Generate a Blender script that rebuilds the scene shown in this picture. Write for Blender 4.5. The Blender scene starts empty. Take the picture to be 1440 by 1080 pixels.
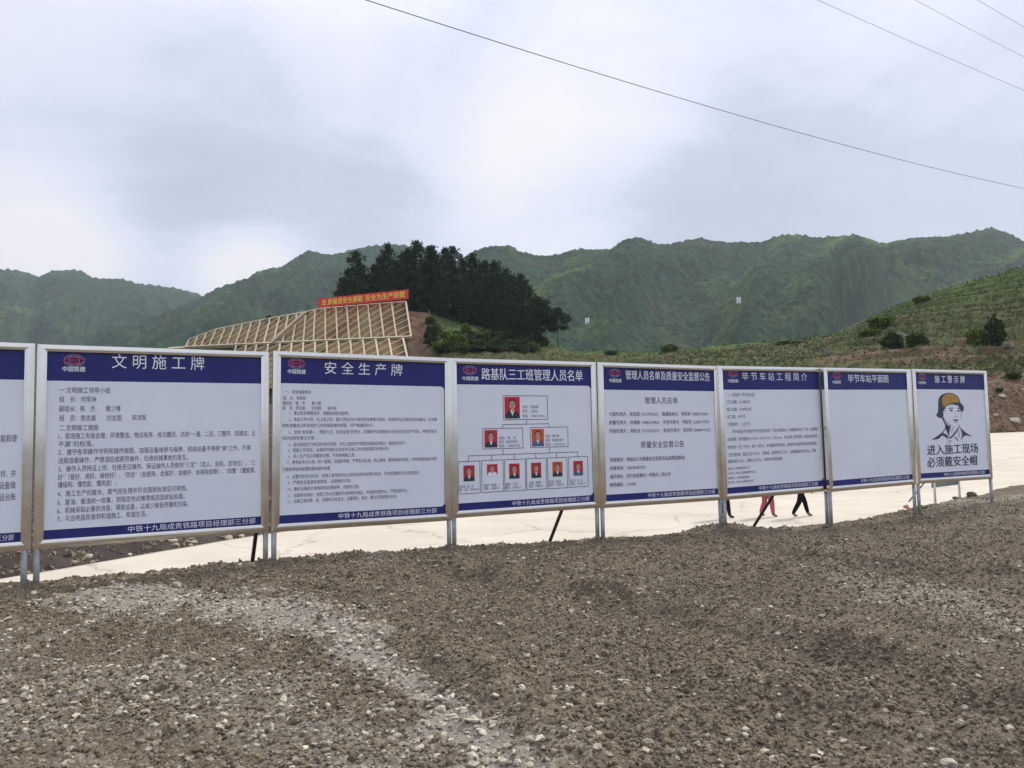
import bpy, bmesh, math, random
import numpy as np
from mathutils import Vector, Matrix
random.seed(7); rng = np.random.default_rng(11)
SC = bpy.context.scene; COL = SC.collection
R = math.radians
# ------------------------------------------------------------------ camera, sky, sun, exposure
F = 1080.0; EYE = 1.5
CAMM = Matrix.Rotation(R(93.7), 4, 'X') @ Matrix.Rotation(R(-1.0), 4, 'Z')
CAMM.translation = Vector((0, 0, EYE))
cd = bpy.data.cameras.new('camera'); cam = bpy.data.objects.new('camera', cd); COL.objects.link(cam)
cd.sensor_width = 36; cd.lens = 27.0; cd.clip_end = 20000; cd.clip_start = 0.05
cam.matrix_world = CAMM; SC.camera = cam
SUN_EL, SUN_AZ = 48.0, 55.0            # sun stands behind the boards, to the right of the view axis
SKY_STRENGTH = 0.10
vs = SC.view_settings
vs.view_transform = 'Standard'; vs.look = 'None'; vs.gamma = 1; vs.exposure = 0.45; vs.use_curve_mapping = False

def P(px, py, Z):
    """world point seen at photo pixel (px,py) at depth Z"""
    return CAMM @ Vector(((px-720)/F*Z, -(py-540)/F*Z, -Z))
M3 = CAMM.to_3x3()
def Pz(px, Z, z):
    """world point on pixel column px at depth Z with world height z"""
    a = M3[2][0]*(px-720)/F*Z - M3[2][2]*Z + EYE
    y = (z-a)/M3[2][1]
    return CAMM @ Vector(((px-720)/F*Z, y, -Z))
def ray(px, py):
    return (M3 @ Vector(((px-720)/F, -(py-540)/F, -1))).normalized()

world = bpy.data.worlds.new('World'); SC.world = world; world.use_nodes = True
nt = world.node_tree; nt.nodes.clear()
def N(t, nt_=None, **k):
    n = (nt_ or nt).nodes.new(t)
    for a, b in k.items(): setattr(n, a, b)
    return n
wo = N('ShaderNodeOutputWorld'); bg = N('ShaderNodeBackground'); bg.inputs['Strength'].default_value = SKY_STRENGTH
sky = N('ShaderNodeTexSky', sky_type='NISHITA', sun_disc=False, sun_elevation=R(SUN_EL), sun_rotation=R(SUN_AZ))
sky.dust_density = 3
tc = N('ShaderNodeTexCoord')
nz = N('ShaderNodeTexNoise'); nz.inputs['Scale'].default_value = 2.0; nz.inputs['Detail'].default_value = 7; nz.inputs['Roughness'].default_value = .62; nz.inputs['Distortion'].default_value = .3
mp = N('ShaderNodeMapping'); mp.inputs['Scale'].default_value = (1, 1, 2.2); mp.inputs['Location'].default_value = (.4, .1, .3)
nt.links.new(tc.outputs['Generated'], mp.inputs[0]); nt.links.new(mp.outputs[0], nz.inputs['Vector'])
acc = N('ShaderNodeMath', operation='MULTIPLY_ADD'); nt.links.new(nz.outputs[0], acc.inputs[0]); acc.inputs[1].default_value = 1.5; acc.inputs[2].default_value = -.18
cur = acc.outputs[0]
# soft cloud masses: (photo px, py, angular radius deg, weight)
CL = [(720, 210, 6, .30), (800, 170, 7, .22), (920, 150, 5, .2), (40, 358, 4, .5), (110, 372, 3, .3), (330, 388, 3.2, .6), (390, 372, 3, .3), (350, 290, 9, -.30), (570, 310, 5, -.26), (640, 80, 6, -.1), (220, 250, 9, -.1), (1000, 275, 8, -.22),
      (1150, 300, 10, -.12), (260, 330, 4, -.1), (100, 60, 14, .18), (450, 40, 10, .12), (1330, 40, 10, .1)]
for px, py, rad, w in CL:
    d = ray(px, py)
    dp = N('ShaderNodeVectorMath', operation='DOT_PRODUCT'); nt.links.new(tc.outputs['Generated'], dp.inputs[0]); dp.inputs[1].default_value = d
    k = 1/(1-math.cos(R(rad)))
    m1 = N('ShaderNodeMath', operation='MULTIPLY_ADD'); nt.links.new(dp.outputs['Value'], m1.inputs[0]); m1.inputs[1].default_value = k; m1.inputs[2].default_value = -k
    e = N('ShaderNodeMath', operation='EXPONENT'); nt.links.new(m1.outputs[0], e.inputs[0])
    m2 = N('ShaderNodeMath', operation='MULTIPLY_ADD'); nt.links.new(e.outputs[0], m2.inputs[0]); m2.inputs[1].default_value = w; nt.links.new(cur, m2.inputs[2])
    cur = m2.outputs[0]
cr = N('ShaderNodeValToRGB'); nt.links.new(cur, cr.inputs[0])
el = cr.color_ramp.elements
el[0].position = .15; el[0].color = (.37, .43, .51, 1); el[1].position = 1.0; el[1].color = (.72, .70, .725, 1)
for p_, c_ in ((.38, (.43, .48, .58, 1)), (.60, (.56, .60, .71, 1)), (.80, (.65, .66, .735, 1))):
    x = el.new(p_); x.color = c_
# an overcast sky grows brighter towards the zenith
sx = N('ShaderNodeSeparateXYZ'); nt.links.new(tc.outputs['Generated'], sx.inputs[0])
zr = N('ShaderNodeMapRange', interpolation_type='SMOOTHSTEP'); nt.links.new(sx.outputs[2], zr.inputs[0])
for i_, v_ in enumerate((.40, 1.0, 1.0/SKY_STRENGTH, 2.1/SKY_STRENGTH)): zr.inputs[i_+1].default_value = v_
vm = N('ShaderNodeVectorMath', operation='SCALE'); nt.links.new(cr.outputs[0], vm.inputs[0]); nt.links.new(zr.outputs[0], vm.inputs['Scale'])
mx = N('ShaderNodeMix', data_type='RGBA'); mx.inputs[0].default_value = .94
nt.links.new(sky.outputs[0], mx.inputs[6]); nt.links.new(vm.outputs[0], mx.inputs[7])
nt.links.new(mx.outputs[2], bg.inputs[0]); nt.links.new(bg.outputs[0], wo.inputs[0])

sl = bpy.data.lights.new('sun', 'SUN'); sl.energy = 2.6; sl.angle = R(12); sl.color = (1, .95, .87)
so = bpy.data.objects.new('sun', sl); COL.objects.link(so)
sd = Vector((math.sin(R(SUN_AZ))*math.cos(R(SUN_EL)), math.cos(R(SUN_AZ))*math.cos(R(SUN_EL)), math.sin(R(SUN_EL))))
so.rotation_euler = sd.to_track_quat('Z', 'Y').to_euler(); so.location = (20, 20, 60)

# ------------------------------------------------------------------ helpers
def tag(o, label=None, cat=None, group=None, kind=None):
    if label: o['label'] = label
    if cat: o['category'] = cat
    if group: o['group'] = group
    if kind: o['kind'] = kind
    return o
def link(name, data, parent=None):
    o = bpy.data.objects.new(name, data); COL.objects.link(o)
    if parent is not None: o.parent = parent
    return o
def thing(name, label, cat, mat4=None, group=None):
    o = link(name, None); tag(o, label, cat, group)
    if mat4 is not None: o.matrix_world = mat4
    return o
def mesh_np(name, V, Fc, mats, smooth=False, attrs=None, mi=None):
    """fast mesh from numpy: V (n,3), Fc (m,k)"""
    me = bpy.data.meshes.new(name)
    V = np.asarray(V, dtype=np.float32); Fc = np.asarray(Fc, dtype=np.int32); m, k = Fc.shape
    me.vertices.add(len(V)); me.vertices.foreach_set('co', V.ravel())
    me.loops.add(m*k); me.loops.foreach_set('vertex_index', Fc.ravel())
    me.polygons.add(m); me.polygons.foreach_set('loop_start', np.arange(0, m*k, k, dtype=np.int32))
    me.polygons.foreach_set('loop_total', np.full(m, k, dtype=np.int32))
    if mi is not None: me.polygons.foreach_set('material_index', np.asarray(mi, dtype=np.int32))
    me.update(calc_edges=True)
    for mt in (mats if isinstance(mats, (list, tuple)) else [mats]): me.materials.append(mt)
    me.polygons.foreach_set('use_smooth', np.full(m, smooth, dtype=bool))
    for an, av in (attrs or {}).items():
        a = me.attributes.new(an, 'FLOAT', 'POINT'); a.data.foreach_set('value', np.asarray(av, dtype=np.float32))
    return me
class MB:
    """collects boxes, tubes, prisms into ONE mesh"""
    def __init__(s): s.bm = bmesh.new()
    def box(s, a, b, M=None, bev=0):
        a, b = Vector(a), Vector(b)
        r = bmesh.ops.create_cube(s.bm, size=1, matrix=Matrix.Translation((a+b)/2) @ Matrix.Diagonal((*(b-a), 1)))
        if bev: bmesh.ops.bevel(s.bm, geom=list({e for v in r['verts'] for e in v.link_edges}), offset=bev, segments=1, affect='EDGES')
        if M is not None: bmesh.ops.transform(s.bm, matrix=M, verts=r['verts'])
        return s
    def tube(s, pts, rad, n=10, cap=True):
        rings = []; pts = [Vector(p) for p in pts]
        rads = rad if isinstance(rad, (list, tuple)) else [rad]*len(pts)
        for i, p in enumerate(pts):
            t = (pts[min(i+1, len(pts)-1)]-pts[max(i-1, 0)]).normalized()
            u = t.cross(Vector((0, 0, 1)) if abs(t.z) < .95 else Vector((1, 0, 0))).normalized(); w = t.cross(u)
            rings.append([s.bm.verts.new(p+(u*math.cos(a)+w*math.sin(a))*rads[i]) for a in [2*math.pi*k/n for k in range(n)]])
        for a, b in zip(rings, rings[1:]):
            for k in range(n):
                f = s.bm.faces.new((a[k], a[(k+1) % n], b[(k+1) % n], b[k])); f.smooth = True
        if cap: s.bm.faces.new(rings[0][::-1]); s.bm.faces.new(rings[-1])
        return s
    def poly(s, pts, mi=0):
        f = s.bm.faces.new([s.bm.verts.new(p) for p in pts]); f.material_index = mi; return s
    def build(s, name, mats, parent=None, smooth=False):
        me = bpy.data.meshes.new(name); bmesh.ops.recalc_face_normals(s.bm, faces=s.bm.faces); s.bm.to_mesh(me); s.bm.free()
        for m in (mats if isinstance(mats, (list, tuple)) else [mats]): me.materials.append(m)
        if smooth: me.polygons.foreach_set('use_smooth', [True]*len(me.polygons))
        return link(name, me, parent)

# ---- numpy noise
def hsh(ix, iy, seed):
    h = (ix.astype(np.int64)*374761393 + iy.astype(np.int64)*668265263 + seed*1274126177) & 0xffffffff
    h = ((h ^ (h >> 13))*1274126177) & 0xffffffff
    return ((h ^ (h >> 16)) & 0xffffff)/float(0xffffff)
def vnoise(x, y, seed=0):
    ix, iy = np.floor(x), np.floor(y); fx, fy = x-ix, y-iy
    ux, uy = fx*fx*fx*(fx*(fx*6-15)+10), fy*fy*fy*(fy*(fy*6-15)+10)
    a, b, c, d = hsh(ix, iy, seed), hsh(ix+1, iy, seed), hsh(ix, iy+1, seed), hsh(ix+1, iy+1, seed)
    return (a*(1-ux)+b*ux)*(1-uy)+(c*(1-ux)+d*ux)*uy
def fbm(x, y, oct=4, seed=0, g=.5):
    r = 0; a = 1; t = 0
    for o in range(oct):
        r = r+a*vnoise(x*2**o+17*o, y*2**o-9*o, seed+o); t += a; a *= g
    return r/t
def worley(x, y, seed=0):
    ix, iy = np.floor(x), np.floor(y); best = np.full(x.shape, 9.); idv = np.zeros(x.shape)
    for dx in (-1, 0, 1):
        for dy in (-1, 0, 1):
            cx, cy = ix+dx, iy+dy
            qx, qy = cx+hsh(cx, cy, seed), cy+hsh(cx, cy, seed+5)
            d = (qx-x)**2+(qy-y)**2; m = d < best
            best = np.where(m, d, best); idv = np.where(m, hsh(cx, cy, seed+9), idv)
    return np.sqrt(best), idv

# ------------------------------------------------------------------ materials
def mat(name, col, rough=.8, metal=0, spec=.3, noise=None, bump=None, build=None):
    m = bpy.data.materials.new(name); m.use_nodes = True; t = m.node_tree; b = t.nodes['Principled BSDF']
    b.inputs['Base Color'].default_value = (*col, 1); b.inputs['Roughness'].default_value = rough
    b.inputs['Metallic'].default_value = metal; b.inputs['Specular IOR Level'].default_value = spec
    g = NG(t)
    if noise:                        # (scale, colour2, detail[, lo, hi])
        f = g.noise(noise[0], noise[2]); f = g.ramp(f, noise[3] if len(noise) > 3 else .35, noise[4] if len(noise) > 4 else .65)
        t.links.new(g.mix(f, col, noise[1]), b.inputs['Base Color'])
    if bump: g.bump(g.noise(bump[0], 6), bump[1], bump[2] if len(bump) > 2 else .02)
    if build: build(g, b)
    return m
class NG:
    def __init__(s, t): s.t = t; s.tc = None
    def co(s):
        if not s.tc: s.tc = s.t.nodes.new('ShaderNodeTexCoord')
        return s.tc.outputs['Object']
    def geo(s): return s.t.nodes.new('ShaderNodeNewGeometry')
    def scaled(s, v):
        m = s.t.nodes.new('ShaderNodeMapping'); s.t.links.new(s.co(), m.inputs[0]); m.inputs['Scale'].default_value = v; return m.outputs[0]
    def noise(s, sc, det=4, rough=.55, vec=None, dist=0):
        n = s.t.nodes.new('ShaderNodeTexNoise'); s.t.links.new(vec or s.co(), n.inputs['Vector'])
        n.inputs['Scale'].default_value = sc; n.inputs['Detail'].default_value = det; n.inputs['Roughness'].default_value = rough; n.inputs['Distortion'].default_value = dist
        return n.outputs[0]
    def vor(s, sc, feat='F1', out='Distance', vec=None, rnd=1):
        n = s.t.nodes.new('ShaderNodeTexVoronoi'); n.feature = feat; s.t.links.new(vec or s.co(), n.inputs['Vector']); n.inputs['Scale'].default_value = sc; n.inputs['Randomness'].default_value = rnd
        return n.outputs[out]
    def ramp(s, f, lo, hi, a=0, b=1):
        n = s.t.nodes.new('ShaderNodeMapRange'); s.t.links.new(f, n.inputs[0])
        for i, v in enumerate((lo, hi, a, b)): n.inputs[i+1].default_value = v
        return n.outputs[0]
    def math(s, op, a, b=None, c=None):
        n = s.t.nodes.new('ShaderNodeMath'); n.operation = op
        for i, v in enumerate((a, b, c)):
            if v is None: continue
            if isinstance(v, (int, float)): n.inputs[i].default_value = v
            else: s.t.links.new(v, n.inputs[i])
        return n.outputs[0]
    def mix(s, f, a, b, mode='MIX'):
        n = s.t.nodes.new('ShaderNodeMix'); n.data_type = 'RGBA'; n.blend_type = mode
        for i, v in ((0, f), (6, a), (7, b)):
            if isinstance(v, (int, float)): n.inputs[i].default_value = v
            elif isinstance(v, (tuple, list)): n.inputs[i].default_value = (*v, 1)
            else: s.t.links.new(v, n.inputs[i])
        return n.outputs[2]
    def attr(s, name):
        n = s.t.nodes.new('ShaderNodeAttribute'); n.attribute_name = name; return n.outputs['Fac']
    def bump(s, h, st, dist=.02):
        n = s.t.nodes.new('ShaderNodeBump'); s.t.links.new(h, n.inputs['Height']); n.inputs['Strength'].default_value = st; n.inputs['Distance'].default_value = dist
        s.t.links.new(n.outputs[0], s.t.nodes['Principled BSDF'].inputs['Normal'])
    def base(s, c): s.t.links.new(c, s.t.nodes['Principled BSDF'].inputs['Base Color'])

def m_gravel(g, b):
    big = g.ramp(g.noise(.35, 4), .35, .65)
    c = g.mix(big, (.160, .124, .086), (.210, .170, .120))
    mid = g.ramp(g.noise(5, 5, .6), .3, .7)
    c = g.mix(mid, c, (.112, .084, .058))
    v = g.vor(75, out='Color')
    sep = g.t.nodes.new('ShaderNodeSeparateColor'); g.t.links.new(v, sep.inputs[0])
    cell = g.ramp(sep.outputs[0], 0, 1, .55, 1.5)
    c = g.mix(1.0, c, cell, 'MULTIPLY')
    pale = g.attr('pale')
    thr = g.math('SUBTRACT', .97, g.math('MULTIPLY', pale, .75))
    st = g.math('GREATER_THAN', sep.outputs[1], thr)
    c = g.mix(g.math('MULTIPLY', st, .75), c, (.33, .29, .24))
    c = g.mix(g.math('MULTIPLY', pale, .5), c, (.30, .27, .225))
    g.base(c)
    h = g.math('ADD', g.math('MULTIPLY', g.vor(75), -.6), g.noise(60, 5, .7))
    g.bump(h, .9, .02)
GRAVEL = mat('gravel_soil', (.09, .07, .055), .95, spec=.15, build=m_gravel)
def m_clod(g, b):
    t = g.attr('tone')
    c = g.mix(t, (.105, .079, .054), (.255, .203, .142))
    c = g.mix(g.ramp(g.noise(.4, 3), .4, .65, 0, .4), c, (.140, .107, .074))
    g.base(c); g.bump(g.noise(120, 4, .7), .7, .006)
CLOD = mat('soil_clod', (.08, .06, .05), .95, spec=.15, build=m_clod)
def m_stone(g, b):
    t = g.attr('tone')
    c = g.mix(t, (.20, .172, .130), (.60, .53, .41))
    c = g.mix(g.ramp(g.noise(45, 4), .4, .7), c, (.17, .14, .115))
    g.base(c); g.bump(g.noise(90, 4), .4, .004)
STONE = mat('pale_stone', (.3, .28, .25), .85, spec=.2, build=m_stone)
def m_road(g, b):
    c = g.mix(g.ramp(g.noise(.5, 5), .3, .7), (.55, .49, .395), (.47, .41, .325))
    c = g.mix(g.ramp(g.noise(3, 6, .7), .5, .75, 0, .5), c, (.46, .40, .33))
    w = g.t.nodes.new('ShaderNodeVectorMath'); w.operation = 'ADD'
    n = g.t.nodes.new('ShaderNodeTexNoise'); g.t.links.new(g.co(), n.inputs['Vector']); n.inputs['Scale'].default_value = 1.3; n.inputs['Detail'].default_value = 5
    sc = g.t.nodes.new('ShaderNodeVectorMath'); sc.operation = 'SCALE'; sc.inputs['Scale'].default_value = .9
    g.t.links.new(n.outputs[1], sc.inputs[0]); g.t.links.new(sc.outputs[0], w.inputs[0]); g.t.links.new(g.co(), w.inputs[1])
    cr_ = g.ramp(g.vor(.28, 'DISTANCE_TO_EDGE', vec=w.outputs[0]), .0, .016, 1, 0)
    patch = g.ramp(g.noise(.25, 2), .38, .5)
    c = g.mix(g.math('MULTIPLY', g.math('MULTIPLY', cr_, patch), .6), c, (.22, .18, .14))
    dirt = g.ramp(g.math('ADD', g.attr('edge'), g.math('MULTIPLY', g.math('SUBTRACT', g.noise(1.2, 6, .7), .5), 1.3)), .45, .85, 0, .8)
    c = g.mix(dirt, c, (.30, .24, .18))
    c = g.mix(g.ramp(g.noise(.9, 5, .6, vec=g.scaled((.25, 1, 1))), .55, .75, 0, .35), c, (.38, .32, .25))
    g.base(c); g.bump(g.noise(12, 6), .25, .02)
ROAD = mat('road_concrete', (.6, .55, .47), .85, spec=.2, build=m_road)
def m_hill(g, b):
    red = g.attr('red'); grn = g.attr('green')
    grass = g.mix(g.ramp(g.noise(.12, 5), .35, .65), (.070, .085, .030), (.110, .095, .045))
    grass = g.mix(g.ramp(g.noise(1.1, 5, .7), .4, .7), grass, (.035, .045, .018))
    grass = g.mix(grn, grass, (.050, .105, .022))
    soil = g.mix(g.ramp(g.noise(.5, 5), .35, .65), (.105, .058, .036), (.17, .115, .075))
    soil = g.mix(g.ramp(g.noise(2.5, 5, .7), .5, .75), soil, (.09, .045, .03))
    k = g.ramp(g.math('ADD', red, g.math('MULTIPLY', g.math('SUBTRACT', g.noise(.35, 5, .65), .5), 1.2)), .4, .6)
    c = g.mix(k, grass, soil)
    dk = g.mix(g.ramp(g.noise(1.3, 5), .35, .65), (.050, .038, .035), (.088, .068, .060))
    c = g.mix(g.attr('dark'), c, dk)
    g.base(c); g.bump(g.noise(1.6, 8, .7), .8, .35)
HILL = mat('hill_grass_and_earth', (.1, .08, .04), .95, spec=.1, build=m_hill)
def m_forest(g, b):
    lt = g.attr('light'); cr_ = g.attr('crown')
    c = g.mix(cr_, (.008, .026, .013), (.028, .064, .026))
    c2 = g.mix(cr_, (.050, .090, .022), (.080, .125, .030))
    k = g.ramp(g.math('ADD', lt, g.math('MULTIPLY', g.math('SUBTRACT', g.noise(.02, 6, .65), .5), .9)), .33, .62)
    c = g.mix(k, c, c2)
    c = g.mix(g.ramp(g.noise(.009, 5, .6), .58, .7, 0, .5), c, (.075, .062, .032))
    sp = g.t.nodes.new('ShaderNodeSeparateColor'); g.t.links.new(g.vor(.13, out='Color'), sp.inputs[0])
    c = g.mix(1.0, c, g.ramp(sp.outputs[0], 0, 1, .45, 1.45), 'MULTIPLY')
    g.base(c); g.bump(g.noise(.35, 5, .7), .9, 3)
FOREST = mat('mountain_forest', (.03, .06, .02), .95, spec=.05, build=m_forest)
GROUND = mat('valley_soil', (.10, .08, .05), .95, noise=(.01, (.05, .07, .03), 5))
def m_steel(g, b):
    v = g.scaled((40, 40, .6))
    f = g.noise(1.5, 4, vec=v)
    r = g.ramp(g.noise(3, 4), .3, .7, .10, .20)
    g.t.links.new(r, b.inputs['Roughness'])
    g.base(g.mix(g.ramp(f, .3, .7), (.80, .77, .72), (.84, .81, .76)))
    g.bump(g.noise(1.6, 1), .12, .02)
STEEL = mat('brushed_stainless_steel', (.6, .58, .55), .28, 1, build=m_steel)
GALV = mat('galvanised_post', (.34, .35, .35), .5, .35, noise=(9, (.24, .25, .25), 5))
def vinyl(name, c, c2, r=.45): return mat(name, c, r, spec=.35, noise=(1.2, c2, 4), bump=(1.1, .06, .02))
WHITE = vinyl('white_vinyl', (.77, .80, .87), (.72, .755, .83))
BLUE = vinyl('navy_vinyl', (.019, .024, .165), (.016, .020, .140))
INK = mat('dark_print', (.06, .065, .095), .5)
INKL = mat('grey_print', (.11, .12, .16), .5)
WPRINT = mat('white_print', (.80, .81, .88), .5)
RPRINT = mat('red_print', (.62, .03, .09), .5)
CPRINT = mat('pale_blue_print', (.16, .25, .38), .5)
PRED = mat('photo_red_backdrop', (.58, .03, .06), .5, noise=(6, (.50, .03, .05), 2))
PORG = mat('photo_orange_backdrop', (.60, .10, .03), .5)
PSKIN = mat('photo_skin_print', (.55, .36, .27), .5, noise=(40, (.42, .27, .2), 2))
PHAIR = mat('photo_black_print', (.02, .02, .025), .5)
PCLOTH = mat('photo_dark_cloth_print', (.04, .045, .06), .5)
PBLUE = mat('photo_blue_cloth_print', (.09, .14, .26), .5)
YELLOW = mat('helmet_ochre_print', (.50, .30, .06), .5, noise=(8, (.40, .23, .05), 3))
BACK = mat('dull_sheet_metal', (.30, .33, .32), .6, .3, noise=(3, (.22, .25, .24), 4))
BLACKP = mat('black_painted_pipe', (.018, .014, .013), .55, noise=(14, (.04, .03, .025), 4))
CONC = mat('lattice_concrete', (.62, .51, .35), .9, noise=(.8, (.52, .44, .30), 5), bump=(2, .3, .05))
def m_cut(g, b):
    c = g.mix(g.ramp(g.noise(.25, 5), .35, .65), (.38, .23, .115), (.31, .235, .12))
    c = g.mix(g.ramp(g.noise(1.4, 5, .7), .5, .75), c, (.17, .125, .065))
    c = g.mix(g.ramp(g.noise(.11, 3), .52, .66, 0, .7), c, (.20, .085, .04))
    g.base(c); g.bump(g.noise(2, 8, .7), 1, .25)
CUT = mat('slope_cut_earth', (.15, .09, .045), .95, spec=.1, build=m_cut)
BANNER = mat('red_banner_cloth', (.78, .06, .05), .7, noise=(.4, (.70, .05, .05), 3))
BTEXT = mat('yellow_banner_print', (.90, .74, .12), .6)
BARK = mat('pine_bark', (.045, .032, .024), .95, noise=(6, (.08, .055, .04), 4))
NEEDLE = mat('pine_needles', (.016, .030, .014), .85, spec=.1, build=lambda g, b: g.base(g.mix(g.attr('tone'), (.012, .023, .014), (.058, .092, .036))))
def leafm(name, a, c): return mat(name, a, .8, spec=.15, build=lambda g, b: g.base(g.mix(g.attr('tone'), a, c)))
LEAF = leafm('bush_leaves', (.018, .035, .010), (.075, .120, .028))
LEAFY = leafm('yellow_green_leaves', (.045, .075, .012), (.15, .19, .035))
LEAFD = leafm('dark_bush_leaves', (.014, .026, .010), (.060, .080, .030))
LEAFW = leafm('pale_blossom', (.20, .20, .14), (.46, .45, .36))
GRASS = leafm('grass_blades', (.065, .080, .028), (.15, .150, .065))
CABLE = mat('cable_rubber', (.03, .03, .035), .6)
PYLON = mat('white_painted_steel', (.85, .86, .88), .5, noise=(2, (.8, .81, .84), 3))

# ------------------------------------------------------------------ frame of the board row
A0 = Vector((-4.83, 7.93, 0)); SD = Vector((.902, .432, 0)).normalized(); TD = Vector((-SD.y, SD.x, 0))
def st2w(s, t, z=0): return A0+SD*s+TD*t+Vector((0, 0, z))
def w2st(p): d = Vector((p[0], p[1], 0))-A0; return d.dot(SD), d.dot(TD)

# board edges measured in the photo: (left px, right px, top-left y, top-right y, bottom-left y, bottom-right y)
BH = 2.1
EDGE = [(-300, 46.5, 469, 482, 799, 772), (50, 378, 483, 494, 771.5, 747), (381.8, 633.6, 492.5, 502.8, 747.5, 731), (634.4, 840, 503, 508.8, 728, 713.3),
        (842.5, 1012, 508.8, 514.5, 714, 702.6), (1013.7, 1160.3, 514, 516.8, 702.8, 690), (1162.2, 1283, 516.6, 519, 691.5, 680.5), (1286, 1390.8, 518.6, 521.3, 680, 673)]
def board_frame(e):
    xl, xr, tl, tr, bl, br = e
    def edge(x, t_, b_):                       # upright edge of height BH seen from row t_ to row b_, centred on column x
        Z_ = F*BH/(b_-t_); inv = CAMM.inverted()
        for _ in range(8):
            m = P(x, (t_+b_)/2, Z_); up = Vector((0, 0, BH/2)); a, c = inv @ (m+up), inv @ (m-up)
            Z_ *= ((540-c.y/-c.z*F)-(540-a.y/-a.z*F))/(b_-t_)
        m = P(x, (t_+b_)/2, Z_); return m-up, m+up
    (BL, TL), (BR, TR) = edge(xl, tl, bl), edge(xr, tr, br)
    X = (BR-BL); W = X.length; X.normalize()
    U = ((TL-BL)+(TR-BR)); U = (U-X*U.dot(X)); U.normalize(); Y = U.cross(X)   # Y points away from the viewer
    M = Matrix((( X.x, Y.x, U.x, BL.x), (X.y, Y.y, U.y, BL.y), (X.z, Y.z, U.z, BL.z), (0, 0, 0, 1)))
    return M, W
FR = [board_frame(e) for e in EDGE]
print('boards', [(round(w, 2), tuple(round(c, 2) for c in m.translation), [round(c, 2) for c in w2st(m.translation)]) for m, w in FR])

# ------------------------------------------------------------------ gravel yard
SK = [-30, 0, 3.1, 5.9, 8.4, 10.9, 13.0, 15.2, 17, 19, 24, 40]
SZ = [0, .02, .02, -.03, -.10, -.20, -.18, -.05, -.04, .0, .15, .3]
TK = [-30, 6, 8, 9.3, 10.5, 12, 13.5, 15, 17, 20, 26, 40]
TE = [.45, .45, .5, .75, .6, .75, .95, 1.3, 2.0, 2.8, 4, 5]
def poly_dist(s, t, pts):
    best = np.full(s.shape, 1e9)
    for (ax, ay), (bx, by) in zip(pts, pts[1:]):
        dx, dy = bx-ax, by-ay; L = dx*dx+dy*dy
        u = np.clip(((s-ax)*dx+(t-ay)*dy)/L, 0, 1)
        best = np.minimum(best, np.hypot(s-ax-u*dx, t-ay-u*dy))
    return best
def gp(px, py, z=0.0):
    d = ray(px, py); k = (z-EYE)/d.z; p = Vector((0, 0, EYE))+d*k; return w2st(p)
RIDGES = [([gp(640, 800), gp(730, 820), gp(860, 840), gp(1000, 876), gp(1100, 900), gp(1235, 935), gp(1440, 990)], .055, .16),
          ([gp(960, 764, -.1), gp(1037, 768, -.1), gp(1150, 778), gp(1300, 795), gp(1440, 815)], .05, .18),
          ([gp(430, 850), gp(520, 890), gp(620, 925), gp(720, 1000), gp(800, 1070)], .035, .2),
          ([gp(1000, 960), gp(1200, 1010), gp(1440, 1060)], .03, .18),
          ([gp(0, 860), gp(200, 835), gp(400, 825), gp(600, 808)], .03, .2)]
PALE = [([gp(150, 848), gp(250, 850), gp(330, 858), gp(430, 866)], .42, 1.0), ([gp(430, 866), gp(500, 905), gp(545, 935), gp(590, 975), gp(650, 1030), gp(720, 1080), gp(780, 1130)], .20, 1.0),
        ([gp(1220, 815), gp(1320, 845), gp(1440, 880), gp(1600, 930)], .5, .3), ([gp(0, 925), gp(60, 905), gp(90, 880)], .3, .25),
        ([gp(560, 735, -.1), gp(520, 800), gp(500, 810)], .1, .3), ([gp(0, 1000), gp(150, 990), gp(330, 1000), gp(450, 1070)], .7, .32),
        ([gp(1180, 704, -.1), gp(1300, 700, 0), gp(1440, 690, .1)], 1.0, .5)]
def pale(s, t):
    m = np.zeros(s.shape)
    wob = (fbm(s*3.1, t*3.1, 4, 77, .65)-.52)*3.0
    for pts, w, a in PALE:
        m = np.maximum(m, a*np.clip(1.4-poly_dist(s, t, pts)/w+wob, 0, 1))
    return np.clip(m, 0, 1)
POSTS = [w2st(m_ @ Vector((x_, .012, 0))) for m_, w_ in FR for x_ in (.031, w_-.031)]
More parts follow.
